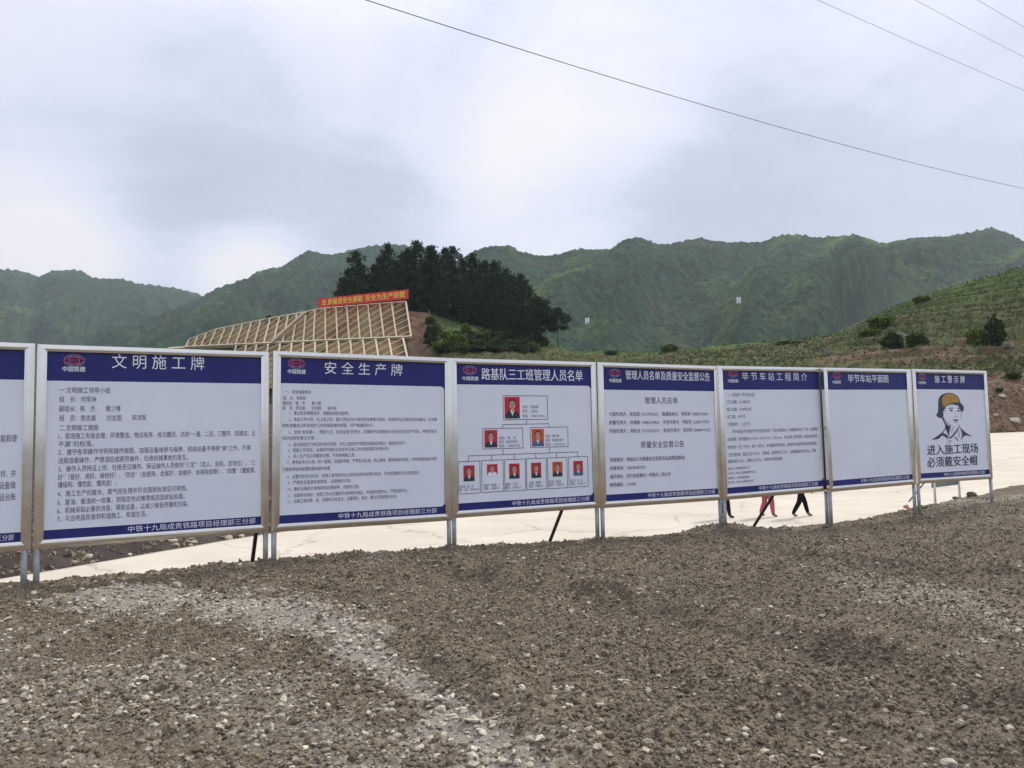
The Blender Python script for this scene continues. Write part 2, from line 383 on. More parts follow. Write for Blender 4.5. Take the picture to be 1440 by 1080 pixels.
def yard_z(s, t, fine=True):
    zb = np.interp(s, SK, SZ); te = np.interp(s, TK, TE)
    z = zb*np.clip(1+(t+.5)/6, 0, 1)
    z = z+.07*(fbm(s*.5, t*.5, 3, 3)-.5)+.05*(fbm(s*1.7, t*1.7, 3, 8)-.5)
    z = z+.12*np.exp(-((s-9.35)**2/.5+(t-.5)**2/.12))                       # hump at the crest
    for ps, pt in POSTS: z = z+.035*np.exp(-((s-ps)**2+(t-pt)**2)/.012)
    z = z-.10*np.clip((s-12.5)/3, 0, 1)*np.clip((t-.3)/1.5, 0, 1)
    for pts, h, w in RIDGES:
        d = poly_dist(s, t, pts); wob = fbm(s*3, t*3, 3, 21)
        z = z+h*2.1*np.exp(-(d/w)**2)*(.2+2.2*np.clip(wob-.25, 0, 1))-h*.5*np.exp(-((d-w*1.9)/w)**2)
    if fine:
        z = z+.05*(fbm(s*9, t*9, 3, 31, .6)-.5)+.03*np.clip(fbm(s*4.5, t*4.5, 3, 35)-.5, 0, 1)*2
        w1, i1 = worley(s*22, t*22, 4)
        w2, i2 = worley(s*11, t*11, 14); z = z+.024*i2*np.clip(1-w2*1.3, 0, 1)*(.4+1.2*vnoise(s*1.4, t*1.4, 15))
        z = z+.016*i1*np.clip(1-w1*1.5, 0, 1)
    edge = te+.18*(fbm(s*1.3, t*0+.5, 3, 40)-.5)
    drop = np.clip(t-edge, 0, 3)
    z = z-np.clip(drop*.95, 0, 1.3)+.04*(fbm(s*4, t*4, 3, 51)-.5)
    return z
def lines(parts):
    out = []
    for a, b, st in parts: out.append(np.arange(a, b, st))
    return np.concatenate(out)
sl_ = lines([(-30, -6, 1.0), (-6, -1.2, .12), (-1.2, 12, .029), (12, 18.5, .042), (18.5, 24, .2), (24, 41, 1)])
tl_ = lines([(-26, -9, 1.0), (-9, -7.6, .1), (-7.6, 1.2, .029), (1.2, 3, .05), (3, 7.6, .15)])
S, T = np.meshgrid(sl_, tl_, indexing='ij')
Z = yard_z(S, T)
V = np.stack([A0.x+SD.x*S+TD.x*T, A0.y+SD.y*S+TD.y*T, Z], -1).reshape(-1, 3)
def grid_faces(n, m):
    i = np.arange(n*m).reshape(n, m)
    return np.stack([i[:-1, :-1], i[1:, :-1], i[1:, 1:], i[:-1, 1:]], -1).reshape(-1, 4)
me = mesh_np('gravel_yard', V, grid_faces(len(sl_), len(tl_)), GRAVEL, True, {'pale': pale(S, T).ravel()})
tag(link('ground', me), kind='structure')

ICO_V = np.array([v.co[:] for v in (lambda b: (bmesh.ops.create_icosphere(b, subdivisions=1, radius=1), b)[1])(bmesh.new()).verts])
_b = bmesh.new(); bmesh.ops.create_icosphere(_b, subdivisions=1, radius=1); _b.verts.ensure_lookup_table(); ICO_F = np.array([[v.index for v in f.verts] for f in _b.faces]); _b.free()
OCT_V = np.array([(1, 0, 0), (-1, 0, 0), (0, 1, 0), (0, -1, 0), (0, 0, 1), (0, 0, -1)], float)
OCT_F = np.array([(0, 2, 4), (2, 1, 4), (1, 3, 4), (3, 0, 4), (2, 0, 5), (1, 2, 5), (3, 1, 5), (0, 3, 5)])
def rotmats(n, tilt=3.2):
    a, b, c = rng.uniform(0, 6.28, n), rng.uniform(-tilt, tilt, n), rng.uniform(-tilt, tilt, n)
    def Rm(ax, th):
        m = np.zeros((n, 3, 3)); c_, s_ = np.cos(th), np.sin(th); i, j = [(1, 2), (2, 0), (0, 1)][ax]
        m[:, ax, ax] = 1; m[:, i, i] = c_; m[:, j, j] = c_; m[:, i, j] = -s_; m[:, j, i] = s_; return m
    return Rm(2, a) @ Rm(0, b) @ Rm(1, c)
def scatter(name, pos, size, bv, bf, material, flat=(.5, .9), jit=.35, tilt=.5, tone=None, **k):
    n = len(pos)
    v = bv[None]*(1+rng.uniform(-jit, jit, (n, len(bv), 1)))
    sc = np.stack([size*rng.uniform(.7, 1.25, n), size*rng.uniform(.7, 1.1, n), size*rng.uniform(*flat, n)], -1)
    v = np.einsum('nij,nkj->nki', rotmats(n, tilt), v*sc[:, None])+pos[:, None]
    f = (bf[None]+(np.arange(n)*len(bv))[:, None, None]).reshape(-1, 3)
    tn = rng.uniform(0, 1, n) if tone is None else tone
    return mesh_np(name, v.reshape(-1, 3), f, material, False, {'tone': np.repeat(tn, len(bv))})
def yard_pts(n, f):
    """random points on the yard, thinned by the density function f"""
    s, t = rng.uniform(-1.3, 18.3, n), rng.uniform(-7.6, 3.2, n)
    x, y = A0.x+SD.x*s+TD.x*t, A0.y+SD.y*s+TD.y*t
    ok = (np.abs(x) < .78*y+1.6) & (y > 2.6) & (t < np.interp(s, TK, TE)+1.0) & (rng.uniform(0, 1, n) < f(s, t, np.hypot(x, y)))
    return s[ok], t[ok], x[ok], y[ok]
# brown clods
s, t, x, y = yard_pts(400000, lambda s, t, d: np.clip((.25+.9*fbm(s*1.2, t*1.2, 3, 61))*(1-.85*pale(s, t)), 0, 1)*np.clip((5.5/d)**1.5, .12, 1))
sz = rng.uniform(.0045, .0145, len(s))*(1+.9*(rng.uniform(0, 1, len(s)) > .94))*np.clip(np.hypot(x, y)/6, 1, 1.35)
print('clods', len(s))
nr = np.hypot(x, y) < 5.6
tag(link('fine_clods', scatter('fine_clods', np.stack([x, y, yard_z(s, t)+sz*.25], -1)[~nr], sz[~nr], OCT_V, OCT_F, CLOD, (.6, .95), .35, 3)),
    'farther crumbly brown clods of the gravel yard up to the boards', 'gravel', kind='stuff')
s, t, x, y, sz = s[nr], t[nr], x[nr], y[nr], sz[nr]
tag(link('gravel_clods', scatter('gravel_clods', np.stack([x, y, yard_z(s, t)+sz*.25], -1), sz, ICO_V, ICO_F, CLOD, (.7, .95), .3, 3)),
    'crumbly brown clods covering the nearest part of the gravel yard', 'gravel', kind='stuff')
# pale stones
s, t, x, y = yard_pts(150000, lambda s, t, d: np.clip(.03+.12*np.clip(1-(s+t*.3)/7, 0, 1)+1.0*pale(s, t)**1.1, 0, 1))
n = len(s); sz = .006+.022*rng.uniform(0, 1, n)**2.6+.004*rng.uniform(0, 1, n)
tn = np.clip(rng.normal(.45, .25, n)+.15*pale(s, t), 0, 1)
print('pale stones', n)
tag(link('pale_stones', scatter('pale_stones', np.stack([x, y, yard_z(s, t)+sz*.12], -1), sz, ICO_V, ICO_F, STONE, (.35, .7), .28, .35, tn)),
    'small pale stones scattered and in strips over the brown gravel', 'stones', kind='stuff')

# ------------------------------------------------------------------ lofted terrain
def contour(kn, n):
    """kn: list of world points -> n samples"""
    kn = np.array([list(p) for p in kn]); u = np.linspace(0, len(kn)-1, n); i = np.arange(len(kn))
    return np.stack([np.interp(u, i, kn[:, k]) for k in range(3)], -1)
def smooth1(a, k):
    ker = np.hanning(k+2)[1:-1]; ker /= ker.sum(); p = np.pad(a, ((k//2, k//2), (0, 0)), mode='edge')
    return np.stack([np.convolve(p[:, j], ker, 'valid')[:len(a)] for j in range(3)], -1)
def loft(conts, rows, cubic=False):
    """conts: list of (n,3); rows: subdivisions between successive ones"""
    out = []
    for k in range(len(conts)-1):
        for r in range(rows[k]):
            f = r/rows[k]; out.append(conts[k]*(1-f)+conts[k+1]*f)
    out.append(conts[-1]); return np.stack(out, 1)       # n, R, 3
PX = [-900, -400, 0, 200, 390, 520, 640, 770, 900, 1030, 1150, 1270, 1392, 1500, 1700, 2300]
def byz(Zs, zs): return [Pz(p, Z_, z_) for p, Z_, z_ in zip(PX, Zs, zs)]
NC = 640
uu = np.linspace(0, len(PX)-1, NC); PXC = np.interp(uu, np.arange(len(PX)), PX)
def ck(kn, mode, n=NC):
    """contour over px columns. kn: (px, Z, value); value = photo row ('y') or world height ('z')"""
    kn = sorted(kn); a = np.array(kn, float)
    Zs = np.interp(PXC, a[:, 0], a[:, 1]); vs_ = np.interp(PXC, a[:, 0], a[:, 2])
    return np.array([list((P if mode == 'y' else Pz)(p, v_, Z_) if mode == 'y' else Pz(p, Z_, v_)) for p, Z_, v_ in zip(PXC, Zs, vs_)])
EDGE_FAR = [(-900, 9, -.8), (-400, 10.5, -.8), (0, 12.9, -.8), (390, 18.8, -.8), (640, 27, -.75), (900, 38, -.45), (1150, 50, .15), (1392, 60, .9), (1700, 62, 1.2), (2300, 60, 1.6)]
K0 = ck(EDGE_FAR, 'z')
K0b = K0.copy(); K0b[:, 2] -= .25                     # tucked below the road slab
K1 = ck([(-900, 12, .2), (0, 16.5, .15), (390, 23, .3), (640, 32, .6), (900, 43, 1.6), (1150, 56, 2.6), (1300, 62, 3.6), (1392, 64, 4.2), (1500, 66, 5.0), (2300, 66, 7)], 'z')
K2 = ck([(-900, 40, 1.5), (0, 80, 2), (150, 150, 6), (240, 165, 11), (373, 148, 8), (450, 139, 7.2), (590, 128, 7), (640, 105, 7), (900, 95, 9.2), (1150, 90, 9.5), (1300, 80, 8.6), (1392, 76, 7.6), (1440, 75, 7.6), (2300, 75, 12)], 'z')
K3 = ck([(-900, 190, 520), (0, 200, 500), (200, 190, 499), (246, 183, 494), (304, 177, 473), (373, 169, 459), (431, 165, 449), (447, 164, 444), (577, 157, 438), (600, 158, 440), (640, 160, 452), (700, 158, 464),
         (760, 155, 482), (800, 152, 491), (860, 150, 497), (940, 148, 496), (1000, 140, 490), (1050, 135, 484), (1130, 130, 476), (1200, 126, 464), (1260, 120, 432), (1300, 118, 415), (1340, 116, 402), (1380, 115, 391),
         (1440, 112, 377), (1600, 110, 345), (2300, 110, 320)], 'y')
K4 = K3.copy(); K4[:, 1] += 25; K4[:, 2] -= 1.0
K4[:, 2] += np.interp(PXC, [300, 520, 600, 700, 780], [0, 1.5, 2.5, 1.0, 0])
K5 = K3.copy(); K5[:, 1] += 90; K5[:, 2] -= 16
K6 = K3.copy(); K6[:, 0] *= 1.6; K6[:, 1] += 260; K6[:, 2] = -3
G = loft([K0b, K1, K2, K3, K4, K5, K6], [34, 60, 90, 14, 14, 10])
rows = G.shape[1]; rr = np.concatenate([np.linspace(0, 1, 35)[:-1], np.linspace(1, 2, 61)[:-1], np.linspace(2, 3, 91)[:-1], np.linspace(3, 4, 15)[:-1], np.linspace(4, 5, 15)[:-1], np.linspace(5, 6, 11)])
RR = np.broadcast_to(rr[None], G.shape[:2]); PXG = np.broadcast_to(PXC[:, None], G.shape[:2])
X, Y, Zg = G[..., 0], G[..., 1], G[..., 2].copy()
far = np.clip((RR-1)/.6, 0, 1)*np.clip((3.15-RR)/.3, 0, 1)
Zg += (fbm(X*.08, Y*.08, 4, 5)-.5)*2.6*far*np.clip((PXG-640)/100, 0, 1)
Zg += (fbm(X*.5, Y*.5, 4, 6, .6)-.5)*(.35+.5*far)*np.clip(RR*3, 0, 1)*(RR < 3.3)
# old field terraces on the right hand hill
tm = np.clip((PXG-1130)/80, 0, 1)*np.clip((RR-1.6)/.3, 0, 1)*np.clip((3.0-RR)/.06, 0, 1)
ph = Zg/1.35+(fbm(X*.05, Y*.05, 3, 12)-.5)*1.5
Zg += tm*.85*(np.floor(ph)+np.clip((ph-np.floor(ph))*3-1, 0, 1)**1-ph+.5)
redm = np.clip((PXG-1180)/140, 0, 1)*np.clip(1.9-RR, 0, 1)*1.3*np.clip(RR*4, 0, 1)
redm = np.maximum(redm, .95*np.clip(1.6-np.abs(PXG-590)/14, 0, 1)*np.clip((RR-2.0)*3, 0, 1)*(RR < 3.1))
redm = np.maximum(redm, .45*np.clip((PXG-660)/60, 0, 1)*np.clip((1240-PXG)/60, 0, 1)*np.exp(-((RR-2.9)/.10)**2))
redm = np.maximum(redm, .55*np.clip((PXG-1060)/100, 0, 1)*np.exp(-((RR-1.95)/.35)**2))
grn = np.clip((fbm(X*.06, Y*.06, 3, 14)-.45)*4, 0, 1)*np.clip((RR-2.5)*2, 0, 1)*np.where(PXG > 850, 1, .4)
grn = np.maximum(grn, 1.0*np.exp(-((RR-3.0)/.16)**2)*(PXG > 820))
grn = np.maximum(grn, .7*np.exp(-((PXG-655)/40)**2)*np.clip((RR-2.6)*3, 0, 1))
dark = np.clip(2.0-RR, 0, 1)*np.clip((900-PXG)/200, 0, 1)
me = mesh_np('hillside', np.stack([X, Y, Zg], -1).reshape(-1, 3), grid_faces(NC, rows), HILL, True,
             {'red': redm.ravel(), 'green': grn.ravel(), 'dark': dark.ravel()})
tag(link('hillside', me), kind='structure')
HG = np.stack([X, Y, Zg], -1)
def hill_at(px, row):
    """a vertex of the hillside sheet near photo column px, loft row parameter"""
    i = int(np.argmin(np.abs(PXC-px))); j = int(np.argmin(np.abs(rr-row))); return Vector(HG[i, j])
def hill_pix(px, py, r0=1.0, r1=3.05):
    """point of the hillside sheet nearest to photo pixel (px,py)"""
    i = int(np.argmin(np.abs(PXC-px))); inv = CAMM.inverted(); best = None
    for j in range(len(rr)):
        if not r0 <= rr[j] <= r1: continue
        q = inv @ Vector(HG[i, j]); yy = 540-q.y/-q.z*F
        if best is None or abs(yy-py) < best[0]: best = (abs(yy-py), j)
    return Vector(HG[i, best[1]])
# road
NEARK = [(-34, .8, -.85), (-14, .8, -.85), (-1, .8, -.85), (4, .8, -.85), (8, .9, -.85), (11, 1.0, -.84), (14, 1.3, -.82), (17, 2.2, -.72), (22, 3.4, -.45), (50, 7, .4)]
NN = 300
nk = contour([st2w(*k) for k in NEARK], NN)
fk = contour([list(Pz(p, Z_, z_)) for p, Z_, z_ in EDGE_FAR], NN)
RG = loft([nk, fk], [60]).copy()
RG[..., 2] += .05*(fbm(RG[..., 0]*.3, RG[..., 1]*.3, 3, 71)-.5)
ed = np.broadcast_to(np.maximum(np.exp(-np.arange(61)/3.0), np.exp(-(60-np.arange(61))/2.0))[None], (NN, 61))
tag(link('road', mesh_np('road', RG.reshape(-1, 3), grid_faces(NN, 61), ROAD, True, {'edge': ed.ravel()})), kind='structure')
# valley floor to the horizon
gs = 9000
me = mesh_np('valley_floor', [(-gs, -gs, -2.2), (gs, -gs, -2.2), (gs, gs, -2.2), (-gs, gs, -2.2)], [(0, 1, 2, 3)], GROUND)
tag(link('valley_floor', me), kind='structure')

# ------------------------------------------------------------------ mountains
def mountain(name, crest, Zc, Zb, cols, rws, seed, spur, spacing, lean, crown=5.0):
    a = np.array(crest, float); px = np.linspace(a[0, 0], a[-1, 0], cols); py = np.interp(px, a[:, 0], a[:, 1])
    ker = np.hanning(9); ker /= ker.sum(); py = np.convolve(np.pad(py, 4, mode='edge'), ker, 'valid')
    C = np.array([list(P(p, q, Zc)) for p, q in zip(px, py)])
    v = np.concatenate([np.linspace(0, 1, rws), 1+np.linspace(0, .5, 16)[1:]])
    U = C[:, 0][:, None]; VV = v[None]
    base = Zb/Zc; k = base+(1-base)*VV
    Xm = C[:, 0][:, None]*(.35+.65*k if False else k); Ym = C[:, 1][:, None]*k
    shp = np.where(VV <= 1, np.clip(VV, 0, 1)**1.08, 1-(VV-1)*1.5)
    Hm = C[:, 2][:, None]*shp
    w = U/spacing+lean*(1-VV)+(fbm(U/spacing*.7, VV*2.2, 3, seed)-.5)*1.6
    r1 = 1-np.abs(2*vnoise(w, VV*.6+3, seed+1)-1); r2 = 1-np.abs(2*vnoise(w*2.7+5, VV*1.8, seed+2)-1)
    env = np.clip(4*VV*(1-VV), 0, 1)**.8*(VV <= 1)
    rid = r1*.72+r2*.28
    Hm = Hm+spur*(rid-.55)*env
    Ym = Ym-spur*.55*(rid-.5)*env
    d, idv = worley(Xm/crown, Ym/crown*.8, seed+3)
    cr_ = np.clip(1-d*1.15, 0, 1)
    Hm = Hm+crown*.62*cr_*(.4+.9*idv)*(VV > .03)+crown*.2*(fbm(Xm/40, Ym/40, 3, seed+4)-.5)*2
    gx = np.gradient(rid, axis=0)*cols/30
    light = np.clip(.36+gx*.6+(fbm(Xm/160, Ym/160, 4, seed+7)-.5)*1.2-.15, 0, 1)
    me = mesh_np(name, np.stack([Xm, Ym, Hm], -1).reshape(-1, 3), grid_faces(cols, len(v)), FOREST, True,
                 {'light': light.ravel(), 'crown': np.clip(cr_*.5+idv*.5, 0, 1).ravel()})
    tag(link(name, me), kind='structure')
    return np.stack([Xm, Ym, Hm], -1), px
mountain('far_mountain', [(-500, 400), (-200, 370), (-90, 395), (0, 381), (22, 380), (55, 391), (70, 384), (100, 381), (115, 384), (130, 393), (150, 396), (172, 394), (195, 401), (225, 404), (250, 408), (272, 414), (286, 421), (330, 450), (420, 500)],
         2000, 1150, 480, 130, 100, 130, 300, -1.6, 12)
mountain('middle_mountain', [(40, 520), (120, 486), (200, 456), (283, 419), (300, 410), (320, 402), (345, 394), (362, 383), (380, 379), (395, 378), (410, 367), (425, 359), (436, 353), (450, 358), (475, 359), (495, 353), (515, 349), (545, 345), (570, 346), (600, 352), (640, 372), (700, 400), (800, 470)],
         1450, 750, 460, 150, 200, 120, 230, 1.4, 8)
MT, MPX = mountain('near_mountain', [(520, 470), (580, 410), (640, 368), (662, 357), (680, 349), (700, 346), (715, 347), (735, 356), (758, 361), (785, 359), (800, 355), (815, 352), (845, 354), (862, 353), (882, 346), (900, 344), (922, 350), (942, 347), (962, 341), (985, 335), (1000, 339), (1022, 343), (1045, 342),
         (1062, 343), (1080, 338), (1100, 332), (1122, 332), (1150, 336), (1175, 333), (1195, 332), (1215, 338), (1240, 347), (1262, 342), (1285, 338), (1330, 337), (1350, 332), (1375, 325), (1395, 321), (1412, 326), (1440, 340), (1520, 350), (1650, 330), (1800, 380)],
         1100, 520, 800, 230, 300, 100, 165, .9, 6.0)
# ------------------------------------------------------------------ haze
me = bpy.data.meshes.new('haze'); bm = bmesh.new(); bmesh.ops.create_cube(bm, size=1, matrix=Matrix.Translation((200, 1350, 298)) @ Matrix.Diagonal((7000, 4500, 604, 1))); bm.to_mesh(me); bm.free()
hz = bpy.data.materials.new('haze'); hz.use_nodes = True; t_ = hz.node_tree; t_.nodes.clear()
pv = t_.nodes.new('ShaderNodeVolumePrincipled'); ou = t_.nodes.new('ShaderNodeOutputMaterial'); t_.links.new(pv.outputs[0], ou.inputs['Volume'])
pv.inputs['Color'].default_value = (.80, .87, .95, 1); pv.inputs['Density'].default_value = .00012; pv.inputs['Anisotropy'].default_value = .3
me.materials.append(hz); tag(link('haze', me), 'thin pale blue haze over the valley and mountains', 'haze', kind='stuff')

# ------------------------------------------------------------------ lattice slope and banner
def zp(x, y, Z_): return P(230+x/2.441, 330+y/2.441, Z_)
TOPX = [88, 118, 148, 180, 212, 243, 272, 302, 334, 366, 398, 428, 458, 488, 520, 555, 592, 629, 665, 702, 742, 783, 832]
BOTX = [75, 102, 128, 156, 186, 216, 247, 279, 311, 344, 376, 408, 442, 480, 515, 556, 597, 637, 674, 714, 757, 800, 850]
def topy(x): return np.interp(x, [40, 180, 350, 490, 530, 835], [378, 326, 291, 266, 256, 230])
def boty(x): return np.interp(x, [40, 100, 380, 640, 850], [387, 385, 372, 360, 351])
def ztop(x): return np.interp(x, [40, 350, 835], [182, 168, 154])
def zbot(x): return np.interp(x, [40, 350, 850], [180, 161, 146])
tops = [zp(x, topy(x), ztop(x)) for x in TOPX]; bots = [zp(x, boty(x), zbot(x)) for x in BOTX]
L2T = [250, 285, 320, 360, 400, 440, 480, 520, 560, 600, 641, 684, 728, 773, 822]
L2B = [205, 245, 288, 335, 380, 427, 473, 520, 566, 611, 657, 704, 753, 803, 858]
t2 = [zp(x, boty(x)+3, zbot(x)-.6) for x in L2T]; b2 = [zp(x, 520-(x-500)*.02, zbot(x)-13) for x in L2B]
slope = thing('lattice_slope', 'earth cutting held by a cream concrete lattice below the red banner', 'slope', Matrix.Translation(bots[11]))
SI = slope.matrix_world.inverted()
def soil(tp, bt, name):
    Vq = []; nrow = 14; tp = [tp[0]]+tp+[tp[-1]]; bt = [bt[0]]+bt+[bt[-1]]
    back = Vector((0, .35, -.25))
    for a, b in zip(tp, bt):
        for r_ in range(nrow+1):
            p_ = a.lerp(b, r_/nrow)+back; Vq.append(SI @ p_)
    o = link(name, mesh_np(name, [list(v_) for v_ in Vq], grid_faces(len(tp), nrow+1), CUT, True), slope)
soil(tops, bots, 'soil_face'); soil(t2, b2, 'soil_face')
UNIT = MB().box((-.5, -.5, -.5), (.5, .5, .5)).build('beam', CONC, slope); UM = UNIT.data; bpy.data.objects.remove(UNIT)
def beam(name, a, b, w, h):
    o = link(name, UM, slope); d = b-a
    Xa = d.normalized(); nrm = Vector((0, -1, 1)); nrm = (nrm-Xa*nrm.dot(Xa)).normalized(); Ya = nrm.cross(Xa)
    M_ = Matrix((Xa*d.length, Ya*w, nrm*h)).transposed().to_4x4(); M_.translation = (a+b)/2
    o.matrix_local = SI @ M_; return o
def lattice(tp, bt, step=8.6):
    for a, b in zip(tp, bt): beam('rib', a, b, .34, .26)
    for i in range(len(tp)-1):
        hpx = (bt[i]-tp[i]).length
        hh = ((CAMM.inverted() @ tp[i]), (CAMM.inverted() @ bt[i])); pyh = abs(hh[0].y/hh[0].z-hh[1].y/hh[1].z)*F
        n_ = max(1, round(pyh/step))
        for k in range(1, n_+1):
            beam('cross_beam', tp[i].lerp(bt[i], k/n_), tp[i+1].lerp(bt[i+1], (k-1)/n_), .15, .12)
lattice(tops, bots); lattice(t2, b2, 9.0)
for a, b in list(zip(tops, tops[1:])): beam('edge_beam', a, b, .24, .4)
for a, b in list(zip(bots, bots[1:])): beam('edge_beam', a, b, .34, .5)
beam('drain', zp(372, 371, 160), zp(486, 268, 161), .5, .7)
beam('drain', zp(20, 392, 182), zp(250, 381, 168), .5, .7)

def text_mesh(body, font_res=2, bold=0.0, spacing=1.0):
    c = bpy.data.curves.new('t', 'FONT'); c.body = body; c.resolution_u = font_res; c.offset = bold; c.space_character = spacing; c.align_x = 'LEFT'
    o = bpy.data.objects.new('t', c); COL.objects.link(o); bpy.context.view_layer.update()
    m = bpy.data.meshes.new_from_object(o.evaluated_get(bpy.context.evaluated_depsgraph_get()))
    bpy.data.objects.remove(o); bpy.data.curves.remove(c)
    v = np.empty(len(m.vertices)*3, dtype=np.float32); m.vertices.foreach_get('co', v); v = v.reshape(-1, 3)
    f = [tuple(p.vertices) for p in m.polygons]; bpy.data.meshes.remove(m)
    return v[:, :2].astype(float), f
def text_fit(body, x0, x1, zc, h, bold=0, res=2, force=False):
    """2-D text vertices fitted to x0..x1, glyph height h centred on zc"""
    v, f = text_mesh(body, res, 0)
    lo, hi = v.min(0), v.max(0)
    v = v.copy(); v[:, 0] = x0+(v[:, 0]-lo[0])/(hi[0]-lo[0])*(x1-x0)
    v[:, 1] = zc+(v[:, 1]-.335)/.92*h
    if bold > .005:                     # heavier strokes: the same glyphs printed again a stroke's fraction aside
        d = bold*h*1.1; n0 = len(v); vv = [v]; ff = list(f)
        for k, (dx, dz) in enumerate(((d, 0), (-d, 0), (0, d*.7))):
            vv.append(v+np.array([dx, dz])); ff += [tuple(i+n0*(k+1) for i in q) for q in f]
        v = np.concatenate(vv); v = np.concatenate([v, np.repeat(np.arange(4)*-.00025, n0)[:, None]], 1); f = ff
    return v, f
class Flat:
    """flat print on a board: polygons in (x,z) of the board plane, standing y in front of it"""
    def __init__(s): s.v = []; s.f = []; s.mi = []; s.mats = []
    def _m(s, m):
        if m not in s.mats: s.mats.append(m)
        return s.mats.index(m)
    def poly(s, pts, m, y=-.001):
        b = len(s.v); s.v += [(p[0], y, p[1]) for p in pts]; s.f.append(tuple(range(b, b+len(pts)))); s.mi.append(s._m(m)); return s
    def text(s, v, f, m, y=-.001):
        b = len(s.v); s.v += [(p[0], y+(p[2] if len(p) > 2 else 0), p[1]) for p in v]; s.f += [tuple(i+b for i in q) for q in f]; s.mi += [s._m(m)]*len(f); return s
    def line(s, a, b, w, m, y=-.001):
        a, b = Vector(a), Vector(b); n_ = (b-a).normalized().orthogonal()*w/2
        return s.poly([a-n_, b-n_, b+n_, a+n_], m, y)
    def build(s, name, parent):
        me = bpy.data.meshes.new(name); me.from_pydata(s.v, [], s.f)
        for m in s.mats: me.materials.append(m)
        me.polygons.foreach_set('material_index', s.mi); me.update(); return link(name, me, parent)
# banner
bl_, br_ = P(448, 432.5, 159.5), P(574.5, 420, 153); bt_ = 13.2/1080*156
bx_ = (br_-bl_); bw_ = bx_.length; bx_.normalize(); bu_ = Vector((0, 0, 1)); bu_ = (bu_-bx_*bu_.dot(bx_)).normalized(); by_ = bu_.cross(bx_)
Mb = Matrix((bx_, by_, bu_)).transposed().to_4x4(); Mb.translation = bl_
ban = thing('slope_banner', 'long red banner with yellow characters along the top of the lattice slope', 'banner', Mb)
nb = 80; Vb = []
for i in range(nb+1):
    for k in range(5):
        Vb.append((bw_*i/nb, .05*math.sin(i*.55)+.03*math.sin(i*1.7+k), bt_*k/4-.05*math.sin(math.pi*((i*7/nb) % 1))))
link('banner_cloth', mesh_np('banner_cloth', Vb, grid_faces(nb+1, 5), BANNER, True), ban)
fl = Flat(); v_, f_ = text_fit('业.质量是安全基础', bw_*.045, bw_*.50, bt_*.47, bt_*.66, .012); fl.text(v_, f_, BTEXT, -.12)
v_, f_ = text_fit('安全为生产前提', bw_*.535, bw_*.965, bt_*.47, bt_*.66, .012); fl.text(v_, f_, BTEXT, -.12); fl.build('lettering', ban)
for i in range(8):
    q = bw_*i/7; MB().tube([(q, .12, -1.9), (q, .12, bt_+.08)], .06, 6).build('banner_pole', BARK, ban)

# ------------------------------------------------------------------ notice boards
FOOT = '中铁十九局成贵铁路项目经理部三分部'
LAB = ['leftmost notice board, mostly cut off by the left edge of the picture',
       'framed notice board headed 文明施工牌, largest whole board, at the left end of the row',
       'framed notice board headed 安全生产牌, closely printed with fine text under navy header',
       'framed notice board with nine red portrait photos in an organisation chart',
       'framed notice board headed 管理人员名单及质量安全监督公告 with two centred headings',
       'framed notice board headed 毕节车站工程简介 with a paragraph of small text',
       'framed notice board headed 毕节车站平面图 with an empty white field',
       'last framed notice board on the right, with drawing of a worker in an ochre helmet']
ZOOM = [(0, 0, 1), (0, 470, 3), (370, 480, 3.6), (620, 490, 4.322), (830, 500, 4.91), (1005, 500, 5.145), (1150, 500, 4.908), (1150, 500, 4.908)]
HEAD = [.305, .305, .305, .275, .327, .305, .305, .30]
BRACE = {1: [('m', .95)], 3: [('m', .76)], 5: [('m', .50)]}
def uvmap(i):
    M_, W_ = FR[i]; inv = M_.inverted(); o_ = inv @ Vector((0, 0, EYE)); zx, zy, zs = ZOOM[i]
    def f(x, y, zm=None):
        a, b, c = zm or (zx, zy, zs)
        d_ = inv.to_3x3() @ ray(a+x/c, b+y/c); k = -o_.y/d_.y; p_ = o_+d_*k; return (p_.x, p_.z)
    return f
def rounded(x0, z0, x1, z1, r, corners):
    pts = []
    for (cx, cz, a0, on) in ((x1-r, z1-r, 0, 'tr' in corners), (x0+r, z1-r, 90, 'tl' in corners), (x0+r, z0+r, 180, 'bl' in corners), (x1-r, z0+r, 270, 'br' in corners)):
        if on: pts += [(cx+r*math.cos(R(a0+k*15)), cz+r*math.sin(R(a0+k*15))) for k in range(7)]
        else: sx, sz = {0: (x1, z1), 90: (x0, z1), 180: (x0, z0), 270: (x1, z0)}[a0]; pts.append((sx, sz))
    return pts
def ell(c, rx, rz, n_=28): return [(c[0]+rx*math.cos(6.2832*k/n_), c[1]+rz*math.sin(6.2832*k/n_)) for k in range(n_)]
def ring(fl, c, rx, rz, w, m, y, a0=0, a1=360, n_=32):
    for k in range(n_):
        a, b = R(a0+(a1-a0)*k/n_), R(a0+(a1-a0)*(k+1)/n_)
        q = [(c[0]+(rx-w*j)*math.cos(t_), c[1]+(rz-w*j)*math.sin(t_)) for t_, j in ((a, 0), (b, 0), (b, 1), (a, 1))]
        fl.poly(q, m, y)
FS, FT, FB, FD = .088, .070, .090, .045
BOARDS = []
